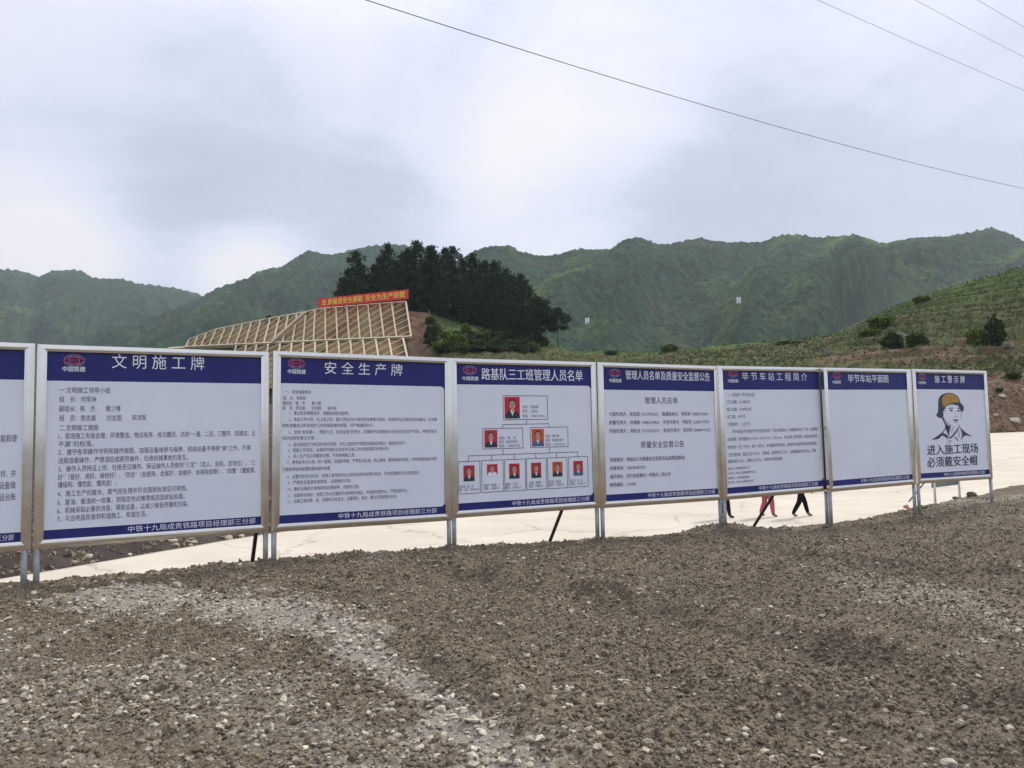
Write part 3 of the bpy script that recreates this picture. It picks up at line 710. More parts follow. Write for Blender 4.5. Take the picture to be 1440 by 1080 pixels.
for i, (M_, W_) in enumerate(FR):
    root = thing('notice_board', LAB[i], 'notice board', M_, 'steel framed notice boards in a row'); BOARDS.append(root)
    MI = M_.inverted()
    # mitred frame: four rails, faces proud of the sheet, steel return on the outside
    def rail(pts_out, pts_in):
        mb = MB(); bm_ = mb.bm; NP = 8; cols = []
        for e_ in (0, 1):                              # cross-section: flat back, returned sides, softly crowned face
            sec = [(0, FD)]+[(k/NP, -.014-.0035*math.sin(math.pi*k/NP)) for k in range(NP+1)]+[(1, FD)]
            cols.append([bm_.verts.new((pts_out[e_][0]*(1-u)+pts_in[e_][0]*u, y_, pts_out[e_][1]*(1-u)+pts_in[e_][1]*u)) for u, y_ in sec])
        n_ = len(cols[0])
        for k in range(n_):
            q_ = bm_.faces.new((cols[0][k], cols[1][k], cols[1][(k+1) % n_], cols[0][(k+1) % n_])); q_.smooth = False
        bm_.faces.new(cols[0][::-1]); bm_.faces.new(cols[1])
        mb.build('frame_rail', STEEL, root)
    O = [(0, 0), (W_, 0), (W_, BH), (0, BH)]; I_ = [(FS, FB), (W_-FS, FB), (W_-FS, BH-FT), (FS, BH-FT)]
    for k in range(4): rail((O[k], O[(k+1) % 4]), (I_[k], I_[(k+1) % 4]))
    MB().box((FS-.02, .012, FB-.02), (W_-FS+.02, .030, BH-FT+.02)).build('back_sheet', BACK, root)
    fl = Flat(); fl.poly([(FS-.004, FB-.004), (W_-FS+.004, FB-.004), (W_-FS+.004, BH-FT+.004), (FS-.004, BH-FT+.004)], BLUE, .010); fl.build('printed_sheet', root)
    zt, zb_ = BH-FT-HEAD[i], FB+.095
    fl = Flat(); fl.poly(rounded(FS-.004, zb_, W_-FS+.004 if i not in (2, 3, 5) else W_-FS-.004, zt, .05, {2: 'tr br', 3: 'tr br', 5: 'br'}.get(i, '')), WHITE, .007); fl.build('white_field', root)
    # posts
    for k, sx in enumerate((.031, W_-(.055 if i == 0 else .031))):
        wp = M_ @ Vector((sx, .012, 0)); s_, t_ = w2st(wp); gz = float(yard_z(np.array([s_]), np.array([t_]), False)[0])-.15
        top = MI @ (wp+Vector((0, 0, .0))); bot = MI @ Vector((wp.x, wp.y, gz))
        MB().tube([(top.x, .012, -.001), bot], .030, 14).build('post', GALV, root)
        MB().tube([(top.x+(.05 if k == 0 else -.05), .075, BH-.1), (top.x+(.05 if k == 0 else -.05), .075, .02)], .028, 8).build('rear_stud', GALV, root)
    for kind, fx in BRACE.get(i, []):
        pass
    f = uvmap(i)
    def T(fl, body, x0, x1, y, h, m=None, bold=0, res=2, zm=None):
        a, b = f(x0, y, zm), f(x1, y, zm); m = m or (INK if h > .09 else INKL)
        v_, q_ = text_fit(body, a[0], b[0], a[1], h, bold, res)
        if fl is None:
            o_ = Flat().text(v_, q_, m, .004).build('text_line', root)
            if h < .09: o_['kind'] = 'stuff'      # characters a few pixels high
        else: fl.text(v_, q_, m, .004)
    def head(txt, x0, x1, y, h, bold=0):
        fl = Flat(); T(fl, txt, x0, x1, y, h, WPRINT, bold, 3); fl.build('title_lettering', root)
    def foot(x0, x1, yl, h=.062, txt=FOOT):
        fl = Flat(); a, b = f(x0, yl), f(x1, yl); v_, q_ = text_fit(txt, a[0], b[0], FB+.047, h, .0); fl.text(v_, q_, WPRINT, .004); fl.build('footer_lettering', root)
    def emblem(cx, cy, x0, x1, yc):
        e_ = Flat(); c_ = f(cx, cy, (0, 0, 1)); r_ = .098
        ring(e_, c_, r_, r_*.66, .008, CPRINT, .004); ring(e_, c_, r_*.5, r_*.66, .006, CPRINT, .0043)
        for dz in (-.42, .42): e_.line((c_[0]-r_*.7, c_[1]+r_*dz), (c_[0]+r_*.7, c_[1]+r_*dz), .005, CPRINT, .0041)
        ring(e_, c_, r_*1.0, r_*.42, .009, RPRINT, .0036)
        v_, q_ = text_fit('CRCC', c_[0]-r_*.68, c_[0]+r_*.68, c_[1]+.0, r_*.50, 0); e_.text(v_, q_, RPRINT, .0032)
        e_.build('emblem', root)
        e2 = Flat(); a, b = f(x0, yc, (0, 0, 1)), f(x1, yc, (0, 0, 1)); v_, q_ = text_fit('中国铁建', a[0], b[0], a[1], .056, .022); e2.text(v_, q_, WPRINT, .004); e2.build('emblem_lettering', root)
    body = None
    if i == 0:
        zm = (0, 470, 3)
        T(body, '能和使', 3, 72, 441, .075, zm=zm); T(body, '材，并', 2, 66, 590, .075, zm=zm); T(body, '设备做', -4, 66, 640, .075, zm=zm); T(body, '设台账', -2, 66, 690, .075, zm=zm)
        fl = Flat(); v_, q_ = text_fit(FOOT, f(-400, 860, zm)[0], f(58, 860, zm)[0], FB+.047, .062); fl.text(v_, q_, WPRINT, .004); fl.build('footer_lettering', root)
    if i == 1:
        head('文 明 施 工 牌', 472, 862, 116, .155); foot(540, 1078, 820, .066); emblem(104.5, 507, 88, 120, 519)
        for y, x0, x1, s_ in ((236, 250, 465, '一.文明施工领导小组'), (275, 250, 407, '组　长：何军林'), (315, 250, 508, '副组长：陈　杰　　黄少博'), (355, 250, 617, '组　员：贺志高　　刘龙国　　宋洪军'),
                (396, 250, 415, '二.文明施工措施'), (431, 246, 1078, '1、现场施工布局合理、环境整洁、物设有序、标识醒目，达到“一通、二无、三整齐、四清洁、五'), (465, 246, 395, '不漏”的标准。'),
                (499, 246, 1057, '2、遵守各项操作守则和操作规程，加强设备维修与保养，机械设备不得带“病”工作，不得'), (535, 246, 793, '违规违章操作，严禁酒后或疲劳操作，杜绝机械事故的发生。'),
                (570, 246, 1078, '3、操作人员持证上岗，杜绝无证操作。保证操作人员做到“三定”（定人、定机、定岗位）、“三'), (605, 244, 1078, '好”（管好、用好、维修好）、“四会”（会使用、会保护、会维护、会排除故障）、“四懂”（懂管理、'),
                (637, 244, 492, '懂结构、懂性能、懂用途）。'), (675, 242, 790, '4、施工生产的废水、废气经处理并符合国家标准后可排放。'), (711, 242, 778, '5、废油、废渣统一收集，到指定地点掩埋或送回收站处理。'),
                (746, 241, 795, '6、机械采取必要的消音、隔音设备，以减少噪音传播和污染。'), (780, 241, 620, '7、与当地居民做到和谐施工、和谐生活。')):
            T(body, s_, x0, x1, y, .063, bold=.004)
    if i == 2:
        head('安 全 生 产 牌', 312, 706, 136, .15); foot(382, 880, 885); emblem(417, 511, 405, 430, 522.5)
        for y, x0, x1, s_ in ((256, 112, 243, '一、安全保障体系'), (287, 102, 217, '组　长：何军林'), (313, 100, 293, '副组长：陈　杰　　黄少博'), (338, 100, 372, '组　员：贺志高　　刘龙国　　宋洪军'),
                (364, 133, 437, '1、建立安全保障体系，明确各岗安全职责。'), (396, 130, 880, '2、各岗工作人员，在上岗之初，要必须经过针对性的安全教育与培训，并具有作业过程安全支持鉴证，针对重'), (427, 98, 560, '熟练掌握自己所承担的工作内容和操作规程，并严格遵照执行。'),
                (461, 130, 880, '3、坚持“安全第一，预防为主，综合治理”的方针，定期和不定期组织人员进行安全生产检查，并做好安全'), (491, 98, 265, '培训台账的登记记录。'), (524, 130, 725, '4、各班组和生产单位其中的负责者，并与之相应的不同岗位相适应的意识，确保安全生产。'),
                (553, 125, 640, '5、根据工作实际，认真研究做好安全技术交底工作并督促落实的责任书。'), (583, 127, 468, '6、进入生产区必须戴安全帽，不准穿拖鞋上岗。'), (614, 122, 880, '7、用电由专人负责，统一管理，设备配电箱，严禁私拉乱接，防止漏电，触电事故的发生，所有电器设备必须有'),
                (650, 98, 345, '可靠接零接地装置和漏电保护装置。'), (687, 122, 795, '8、设置专职安全人员，在施工现场各作业点张贴各种安全警示标志，针对班组操作人员安全提示。'), (717, 125, 447, '9、严格安全监督检查制度，认真做好记录。'),
                (750, 125, 490, '10、做好设备的日常保养和定期保养，并做好记录。'), (783, 125, 735, '11、加强劳动保护，按照工作人员要配齐各种防护用品，并坚持合理作业，严禁违章作业。'), (812, 125, 680, '12、在施工现场悬、挂、涂等标示标志点，设置围栏、防护、警示灯等来警示人员。')):
            T(body, s_, x0, x1, y, .046, res=1, bold=.004)
    if i == 3:
        zm = (640, 530, 6.355); head('路基队三工班管理人员名单', 248, 862, 158, .16, .010); foot(435, 905, 955); emblem(661, 520.5, 650.5, 673, 532.3)
        photos = [(442, 178, 578, 372, PRED, PCLOTH), (263, 475, 378, 633, PRED, PCLOTH), (685, 466, 794, 622, PORG, PBLUE), (75, 793, 175, 935, PRED, PCLOTH), (285, 782, 380, 888, PRED, WPRINT),
                  (483, 776, 577, 912, PRED, PCLOTH), (680, 768, 770, 905, PRED, PCLOTH), (870, 760, 960, 893, PORG, PCLOTH), (1057, 752, 1143, 884, PRED, PBLUE)]
        for (x0, y0, x1, y1, bgm, cl) in photos:
            e_ = Flat(); a = f(x0, y0, zm); b = f(x1, y0, zm); c_ = f(x0, y1, zm); w_ = b[0]-a[0]; h_ = a[1]-c_[1]; ox, oz = a[0], c_[1]
            q = lambda u, v: (ox+w_*u, oz+h_*v)
            e_.poly([q(0, 0), q(1, 0), q(1, 1), q(0, 1)], bgm, .005)
            e_.poly([q(.03, .0), q(.97, 0), q(.95, .18), q(.80, .31), q(.62, .37), q(.38, .37), q(.20, .31), q(.05, .18)], cl, .0045)
            e_.poly([q(.40, .30), q(.50, .22), q(.60, .30), q(.60, .45), q(.40, .45)], PSKIN, .0040)
            if cl is not WPRINT: e_.poly([q(.36, .38), q(.50, .12), q(.64, .38), q(.58, .38), q(.5, .26), q(.42, .38)], WPRINT, .0038)
            e_.poly(ell(q(.5, .70), w_*.24, h_*.20, 20), PHAIR, .0036)
            e_.poly(ell(q(.5, .62), w_*.20, h_*.205, 20), PSKIN, .0030)
            for u in (.42, .58): e_.poly(ell(q(u, .65), w_*.035, h_*.012, 8), PHAIR, .0026); e_.poly([q(u-.06, .69), q(u+.06, .69), q(u+.06, .702), q(u-.06, .702)], PHAIR, .0026)
            e_.poly([q(.44, .52), q(.56, .52), q(.55, .535), q(.45, .535)], RPRINT, .0026)
            e_.build('portrait_photo', root)
        lw = .0075; ch = Flat()
        def rect(x0, y0, x1, y1):
            c = [f(*p_, zm) for p_ in ((x0, y0), (x1, y0), (x1, y1), (x0, y1))]; xa, xb = c[0][0], c[1][0]; za, zz = c[0][1], c[3][1]
            for a, b in (((xa, za), (xb, za)), ((xb, za), (xb, zz)), ((xb, zz), (xa, zz)), ((xa, zz), (xa, za))): ch.line(a, b, lw, INK, .0045)
        for r_ in ((430, 168, 825, 383), (247, 462, 605, 645), (672, 452, 1008, 632), (28, 758, 222, 1048), (238, 748, 430, 1034), (443, 740, 628, 1022), (638, 731, 816, 1010), (828, 724, 1000, 1000), (1015, 716, 1185, 988)): rect(*r_)
        def ln(a, b): ch.line(f(*a, zm), f(*b, zm), lw, INK, .0045)
        ln((640, 383), (640, 422)); ln((428, 426), (842, 418)); ln((428, 426), (428, 460)); ln((842, 418), (842, 450)); ln((430, 645), (430, 695)); ln((845, 632), (845, 682)); ln((122, 706), (1098, 670))
        for x, a, b in ((122, 706, 756), (328, 699, 747), (530, 692, 739), (722, 685, 730), (908, 678, 724), (1098, 670, 716)): ln((x, a), (x, b))
        ch.build('chart_lines', root)
        for x0, x1, y, s_ in ((605, 745, 268, '姓名：何军林'), (605, 740, 308, '职务：工班长'), (605, 810, 350, '电话：15882970306'), (395, 545, 548, '姓名：陈　杰'), (395, 560, 583, '职务：技术负责人'), (395, 578, 618, '电话：138821908'),
                (810, 930, 530, '姓名：黄少博'), (810, 970, 568, '职务：安质负责人'), (810, 985, 605, '电话：159822017'),
                (40, 165, 985, '技术员：陈　杰'), (40, 215, 1012, '电　话：1598220'), (260, 370, 972, '质检员：李志国'), (260, 395, 1000, '电话：13882190'), (450, 560, 963, '测量员：丁志军'), (450, 590, 992, '电话：15982201'),
                (662, 768, 950, '实验员：何丽萍'), (662, 790, 978, '电话：13882190'), (840, 948, 940, '安全员：贺志高'), (840, 970, 968, '电话：15982201'), (1035, 1140, 930, '施工员：陈　康'), (1035, 1165, 958, '电话：13882190')):
            T(body, s_, x0, x1, y, .042, zm=zm, res=1)
    if i == 4:
        head('管理人员名单及质量安全监督公告', 245, 825, 136, .135, .010); foot(400, 865, 978); emblem(865, 524.5, 857, 874, 535.3)
        T(body, '管理人员名单', 378, 605, 311, .10); T(body, '质量安全监督公告', 350, 650, 618, .10)
        for y, x0, x1, s_ in ((405, 132, 815, '分部负责人：张治国 12017506262　路基队队长：何军林 15882970306'), (464, 132, 826, '质量负责人：刘海俊 13882190862　安全负责人：李松军 12289177570'), (523, 132, 833, '环保负责人：吴松龙 15109220201　防疫负责人：宋洪军 18688190762'),
                (722, 138, 655, '举报接待：铁路总公司质量安全监督总站(成都监督站)'), (780, 138, 385, '举报电话：028-86432952'), (838, 138, 558, '通讯地址：四川省成都市一环路北二段32号'), (895, 138, 318, '邮政编码：610081')):
            T(body, s_, x0, x1, y, .062, res=1, bold=.006)
    if i == 5:
        head('毕 节 车 站 工 程 简 介', 200, 670, 152, .135, .004); foot(322, 752, 965); emblem(1031, 525, 1024, 1038.5, 535.8)
        for y, x0, x1, s_ in ((285, 92, 290, '一、工程名称：毕节车站工程'), (337, 90, 255, '开工日期：2014年6月'), (391, 90, 265, '竣工日期：2018年12月'), (444, 92, 222, '总工期：54个月'), (499, 92, 260, '工程造价：2.2亿元'),
                (552, 130, 748, '毕节车站位于贵州省毕节市七星关区境内，车站为新建车站，车站路基全长约二千米，站台两座'), (608, 95, 748, '站场里程，起讫里程DK157+200～DK159+400，全长2.2km，车站主体工程含路基、桥涵及站场排水'),
                (665, 95, 740, '其中挖方一百二十万方，填方一百万方，车站路基段地形起伏，边坡防护采用拱形骨架及锚杆框架'), (720, 98, 740, '工程主要内容：路基土石方120万m³，涵洞8座，边坡防护圬工5万m³，站场道路及排水沟约6km，附属。'), (768, 98, 497, '软基处理约12万m，沟槽圬工约3万m³，绿化防护及其他附属。')):
            T(body, s_, x0, x1, y, .058, res=1)
        for y, x1, s_ in ((820, 255, '建设单位：成贵铁路有限责任公司'), (854, 298, '设计单位：中铁二院工程集团有限责任公司'), (889, 255, '监理单位：成贵铁路监理站'), (920, 285, '施工单位：中铁十九局集团有限公司')):
            T(body, s_, 98, x1, y, .040, res=1)
    if i == 6:
        head('毕节车站平面图', 210, 487, 160, .14, .012); foot(300, 635, 862); emblem(1177, 528, 1171, 1182.6, 537.5)
    if i == 7:
        head('施 工 警 示 牌', 808, 1015, 164, .14, .012); foot(872, 1155, 835); emblem(1297, 529.5, 1291.6, 1302.3, 538.3)
        T(body, '进入施工现场', 757, 1108, 656, .19, bold=.022, res=3); T(body, '必须戴安全帽', 757, 1103, 742, .19, bold=.022, res=3)
        zm = (1285, 540, 8.636); d = Flat()
        q = lambda *pts: [f(x, y, zm) for x, y in pts]
        # drawing of the worker: ink silhouettes first, paler shapes over them
        d.poly(q((300, 230), (305, 175), (330, 140), (365, 118), (420, 104), (480, 112), (530, 140), (555, 180), (572, 232), (600, 255), (614, 290), (605, 325), (580, 345), (560, 300), (540, 262), (470, 246), (420, 256), (385, 282), (378, 330), (352, 400), (330, 415), (300, 405), (278, 385), (280, 365), (298, 340)), INK, .0045)
        d.poly(q((345, 190), (352, 160), (375, 135), (425, 112), (478, 118), (520, 145), (545, 185), (558, 228), (520, 222), (455, 232), (410, 248), (372, 275), (358, 268), (350, 240)), YELLOW, .0040)
        d.poly(q((385, 285), (430, 258), (475, 249), (535, 262), (560, 300), (578, 350), (580, 400), (572, 450), (555, 495), (520, 515), (480, 512), (440, 495), (405, 460), (370, 425), (356, 395), (360, 340)), WHITE, .0035)
        for a, b, w_ in (((352, 300), (362, 400), .010), ((385, 285), (378, 345), .012), ((578, 340), (578, 420), .012), ((560, 490), (545, 512), .012), ((362, 400), (412, 470), .008), ((412, 470), (455, 505), .010)): d.line(f(*a, zm), f(*b, zm), w_, INK, .0030)
        d.poly(q((420, 298), (440, 288), (485, 290), (482, 300), (445, 299), (424, 306)), INK, .003); d.poly(q((520, 298), (545, 290), (568, 300), (565, 308), (540, 302)), INK, .003)
        d.poly(q((432, 318), (455, 310), (482, 322), (470, 332), (450, 333)), INK, .003); d.poly(q((522, 322), (545, 314), (566, 324), (556, 335), (535, 335)), INK, .003)
        for a, b, w_ in (((508, 330), (500, 385), .006), ((500, 398), (530, 398), .010), ((545, 360), (552, 385), .004)): d.line(f(*a, zm), f(*b, zm), w_, INK, .003)
        d.poly(q((470, 438), (500, 426), (515, 431), (530, 427), (548, 440), (525, 447), (495, 446)), INK, .003); d.poly(q((490, 455), (515, 458), (535, 453), (520, 470), (502, 469)), INK, .003)
        # strap, neck, collar, shoulders
        d.poly(q((330, 385), (345, 380), (375, 440), (400, 480), (430, 515), (410, 525), (378, 480), (352, 430)), INK, .0042)
        d.poly(q((385, 500), (400, 500), (450, 510), (440, 560), (430, 650), (415, 600), (385, 540)), INK, .0042)
        d.poly(q((395, 520), (350, 585), (290, 630), (215, 680), (300, 668), (350, 625), (380, 640), (400, 655), (430, 660), (400, 610), (360, 600)), INK, .0040)
        d.poly(q((430, 655), (480, 612), (530, 545), (548, 515), (556, 520), (540, 560), (495, 625), (445, 668)), INK, .0040)
        d.poly(q((555, 512), (600, 560), (650, 600), (715, 640), (640, 622), (605, 640), (575, 685), (590, 610), (580, 570)), INK, .0040)
        d.poly(q((490, 640), (520, 650), (550, 700), (520, 672)), INK, .0040)
        for a, b in (((410, 660), (425, 720)), ((455, 540), (460, 600)), ((470, 530), (478, 590)), ((545, 560), (540, 640)), ((565, 580), (552, 660)), ((480, 540), (500, 520))): d.line(f(*a, zm), f(*b, zm), .007, INK, .0038)
        ring(d, f(447, 697, zm), .028, .028, .010, RPRINT, .0036)
        d.build('worker_drawing', root)
# braces: rear struts of three boards, black, plus the pale one at the last post
def strut(i, top_px, foot_px, mat_, r_=.024, back=.06):
    M_, W_ = FR[i]; MI = M_.inverted(); o_ = MI @ Vector((0, 0, EYE))
    d_ = MI.to_3x3() @ ray(*top_px); k = (back-o_.y)/d_.y; a = o_+d_*k               # where it passes the bottom rail, behind the sheet
    fs, ft = gp(*foot_px, -.05); ft = max(ft, .25)
    # foot: on the ray through the photo's foot, at the crest behind the board
    rd = ray(*foot_px); best = None
    for q_ in np.arange(4, 30, .02):
        p_ = Vector((0, 0, EYE))+rd*q_; s_, t_ = w2st(p_)
        if t_ > w2st(M_ @ a)[1]+.30: best = p_; break
    ft_ = MI @ best
    up = a+(a-ft_)*0 + Vector(((a.x-ft_.x)*1.2, 0, 0)); dir_ = (a-ft_).normalized()
    down = ft_-dir_*.35
    MB().tube([down, a, (a.x+dir_.x*.0, .05, a.z+.25)], r_, 8).build('strut', mat_, BOARDS[i])
strut(1, (361, 742), (354, 797), BLACKP); strut(3, (791, 715), (771, 767), BLACKP); strut(5, (1087, 697), (1057, 745), BLACKP)
strut(7, (1302, 676), (1289, 692), GALV, .014)

# ------------------------------------------------------------------ trees, bushes, grass
def leaf_mesh(name, pts, size, material, tones, n_tri=5, elong=1.0, updir=.0, droop=None):
    """tufts: each point gets n_tri thin triangles"""
    n_ = len(pts); pts = np.repeat(np.asarray(pts), n_tri, 0); sz = np.repeat(np.broadcast_to(size, (n_,)), n_tri)*rng.uniform(.6, 1.3, n_*n_tri)
    d = rng.normal(0, 1, (len(pts), 3)); d[:, 2] += updir; d /= np.linalg.norm(d, axis=1)[:, None]
    e = np.cross(d, rng.normal(0, 1, (len(pts), 3))); e /= np.linalg.norm(e, axis=1)[:, None]
    o = rng.normal(0, .25, (len(pts), 3))*sz[:, None]
    a = pts+o; b = a+d*sz[:, None]*elong+e*sz[:, None]*.32; c = a+d*sz[:, None]*elong-e*sz[:, None]*.32
    V_ = np.stack([a, b, c], 1).reshape(-1, 3); F_ = np.arange(len(V_)).reshape(-1, 3)
    tn = np.clip(np.repeat(tones, n_tri)+rng.normal(0, .15, len(pts)), 0, 1)
    return mesh_np(name, V_, F_, material, False, {'tone': np.repeat(tn, 3)})
def pine_mesh(H, seed, wide=.24, bare=.3):
    r = random.Random(seed); mb = MB(); pts = []; ton = []
    lx, ly = r.uniform(-.4, .4), r.uniform(-.3, .3)
    tr = [Vector((lx*(k/6)**2, ly*(k/6)**2, H*k/6-.3)) for k in range(7)]
    mb.tube(tr, [.16*(1-k/7.2)+.02 for k in range(7)], 7)
    nb_ = 30
    for k in range(nb_):
        u = bare+(1-bare)*(k/nb_)**.9; base = Vector((lx*u*u, ly*u*u, H*u-.3)); a = k*2.4+r.uniform(-.4, .4)
        L = H*wide*(1-((u-bare)/(1-bare))**1.7)*(.55+.45*min(1, (u-bare)*5+.35))*r.uniform(.65, 1.2)+.3
        tip = base+Vector((math.cos(a)*L, math.sin(a)*L, L*r.uniform(.05, .45)))
        mb.tube([base, base.lerp(tip, .55)+Vector((0, 0, -.04*L)), tip], [.045, .03, .012], 4, False)
        for j in range(int(7+L*6)):
            q = r.uniform(.25, 1.05)**.7; p_ = base.lerp(tip, q); sp = .34+.28*q
            pts.append((p_.x+r.gauss(0, sp*.6), p_.y+r.gauss(0, sp*.6), p_.z+r.gauss(.05, .22))); ton.append(r.uniform(.0, .45)+.35*q*r.random())
    for j in range(22): pts.append((lx+r.gauss(0, .16), ly+r.gauss(0, .16), H*(.94+.08*r.random())-.3)); ton.append(r.uniform(.2, .7))
    t_ = mb.build('trunk', BARK, None); tm_ = t_.data; bpy.data.objects.remove(t_)
    return tm_, leaf_mesh('crown', np.array(pts), .42, NEEDLE, np.array(ton), 7, 1.0, .5)
PINES = [pine_mesh(14, 1, .29, .12), pine_mesh(13, 2, .27, .06), pine_mesh(15, 3, .21, .2), pine_mesh(13.5, 4, .26, .05), pine_mesh(10, 5, .36, .42)]
def put_pine(px, base, top_y, var, label, group, rot):
    inv = CAMM.inverted(); q = inv @ base; Zd = -q.z
    topz = P(px, top_y, Zd).z; Hn = [14, 13, 15, 13.5, 10][var]; s_ = max(.3, (topz-base.z)/(Hn-.1))
    o = thing('pine_tree', label, 'tree', Matrix.Translation(base) @ Matrix.Rotation(rot, 4, 'Z') @ Matrix.Diagonal((s_, s_, s_, 1)), group)
    link('trunk', PINES[var][0], o); link('crown', PINES[var][1], o)
    return o
GRP = 'dark pines crowded on the knoll'
pines = [(483, 3.55, 354, 0, 'leftmost pine on the knoll, rising behind the left end of the red banner'), (507, 3.6, 372, 3, None), (532, 3.5, 343, 2, 'tall ragged pine second from the left, above the middle of the banner'), (546, 3.8, 356, 1, None),
         (562, 3.6, 350, 3, None), (575, 3.5, 340, 0, 'highest pine of the knoll, above the right end of the red banner'), (590, 3.9, 348, 1, None), (603, 3.5, 346, 2, 'spiky topped pine just right of the banner end'), (616, 3.7, 349, 3, None), (631, 3.5, 348, 0, None),
         (642, 3.9, 366, 1, None), (664, 3.6, 357, 2, 'pointed pine standing alone against the sky beside the notch'), (655, 3.2, 385, 1, None), (678, 3.5, 366, 3, None), (690, 3.8, 368, 1, None), (702, 3.3, 378, 0, None), (711, 3.6, 378, 2, None), (722, 3.2, 386, 3, None),
         (731, 3.5, 386, 1, None), (741, 3.1, 396, 0, None), (748, 3.3, 420, 3, None), (630, 3.05, 385, 1, None), (612, 3.3, 375, 0, None), (646, 3.02, 392, 3, None), (672, 3.05, 395, 0, None), (700, 2.93, 410, 1, None), (718, 2.92, 415, 3, None), (735, 2.93, 422, 1, None),
         (620, 3.0, 400, 3, None), (660, 2.97, 412, 1, None), (688, 2.9, 425, 3, None), (705, 2.88, 436, 1, None), (728, 2.88, 440, 3, None), (745, 2.9, 438, 1, None), (585, 3.3, 375, 1, None), (560, 3.4, 375, 0, None), (518, 3.4, 378, 1, None), (495, 3.4, 372, 0, None), (472, 3.5, 378, 3, None), (462, 3.55, 392, 1, None), (552, 3.3, 366, 0, None), (524, 3.5, 360, 3, None),
         (757, 3.02, 418, 4, 'open crowned pine at the right edge of the grove'), (786, 3.0, 434, 4, 'small pine standing apart to the right of the knoll, trunk bare'), (768, 3.3, 432, 4, None)]
SKYL = {507: 'pine between the leftmost pine and the tall ragged one', 546: 'pine close right of the tall ragged pine over the banner', 562: 'pine left of the highest pine, above the last banner characters', 590: 'pine between the highest pine and the spiky topped one',
        616: 'blunt topped pine right of the spiky one on the knoll skyline', 631: 'last skyline pine before the notch in the middle of the grove', 642: 'low pine filling the notch in the grove skyline', 678: 'pine just right of the pointed pine beside the notch',
         722: 'pine halfway down the right slope of the grove skyline', 741: 'pine low on the right slope of the grove skyline', 748: 'outermost dense pine at the lower right of the grove', 768: 'pine between the open crowned one and the lone small pine'}
for k, (px, row, ty, var, lab) in enumerate(pines):
    lab = lab or SKYL.get(px)
    put_pine(px, hill_at(px, row), ty, var, lab or 'dark green pine within the crowded grove on the knoll', GRP if not lab else 'pines on the knoll', k*1.7)

def bush_mesh(seed, material, dens=420, sz=.22, flat=.75):
    r = np.random.default_rng(seed); n_ = dens
    cl = r.normal(0, 1, (9, 3)); cl /= np.linalg.norm(cl, axis=1)[:, None]; cl *= r.uniform(.25, .62, (9, 1)); cl[:, 2] = np.abs(cl[:, 2])*flat+.35
    k = r.integers(0, 9, n_); d = r.normal(0, 1, (n_, 3)); d /= np.linalg.norm(d, axis=1)[:, None]
    p_ = cl[k]+d*(r.uniform(.6, 1, (n_, 1))*.36); p_[:, 2] = np.abs(p_[:, 2])
    return leaf_mesh('foliage', p_, sz, material, np.clip(r.uniform(.1, .7, n_)+.25*(k % 3)/2, 0, 1), 4)
def stems_mesh():
    mb = MB()
    for k in range(5):
        a = k*1.3; mb.tube([(0, 0, -.1), (math.cos(a)*.15, math.sin(a)*.15, .35), (math.cos(a)*.35, math.sin(a)*.35, .8)], [.035, .025, .01], 5, False)
    o = mb.build('stem', BARK, None); m_ = o.data; bpy.data.objects.remove(o); return m_
STEM = stems_mesh()
BM = {'g': bush_mesh(1, LEAF), 'y': bush_mesh(2, LEAFY), 'd': bush_mesh(3, LEAFD), 'w': bush_mesh(4, LEAFW, 260, .16), 'g2': bush_mesh(5, LEAF)}
def bush(px, py, wpx, hpx, kind, label, r0=1, r1=3.05, group=None):
    b_ = hill_pix(px, py, r0, r1); q = CAMM.inverted() @ b_; k = -q.z/F
    o = thing('bush', label, 'bush', Matrix.Translation(b_+Vector((0, 0, -.1))) @ Matrix.Rotation(px*.7, 4, 'Z') @ Matrix.Diagonal((wpx*k/1.8, wpx*k/1.8, hpx*k/1.35, 1)), group)
    link('foliage', BM[kind], o); link('stem', STEM, o)
bush(1255, 490, 34, 30, 'd', 'dark round bush at the foot of the right hill, left of the pale blossoms')
bush(1266, 478, 16, 20, 'w', 'whitish blossoming shrub behind the dark round bush')
bush(1287, 488, 30, 28, 'g', 'green bush with blossom beside it on the right hill')
bush(1285, 478, 16, 14, 'w', 'small pale blossom shrub topping the green bush on the right hill')
bush(1398, 486, 36, 52, 'd', 'tall dark shrub on the terraces at the right edge of the picture')
bush(1375, 484, 30, 34, 'y', 'yellow green shrub left of the tall dark shrub')
bush(1418, 488, 18, 14, 'w', 'low pale shrub right of the tall dark shrub')
bush(1165, 500, 14, 16, 'w', 'pale grey shrub just above the empty white board')
bush(1240, 462, 40, 22, 'y', 'bright green shrub on the left shoulder of the right hill')
bush(1222, 476, 34, 18, 'y', 'lower bright green shrub left of the dark round bush')
bush(1298, 424, 26, 12, 'y', 'bright green scrub on the skyline of the right hill')
bush(943, 497, 26, 18, 'g', 'round green bush on the meadow edge above the board of two centred headings')
bush(858, 499, 22, 9, 'g', 'low green bush at the meadow edge above the chart board corner')
bush(1110, 486, 40, 10, 'y', 'long low green shrub on the meadow skyline')
bush(1405, 560, 12, 8, 'g', 'tiny shrub growing in the red earth cut')
bush(1425, 532, 20, 14, 'g2', 'green scrub at the top of the red earth cut')
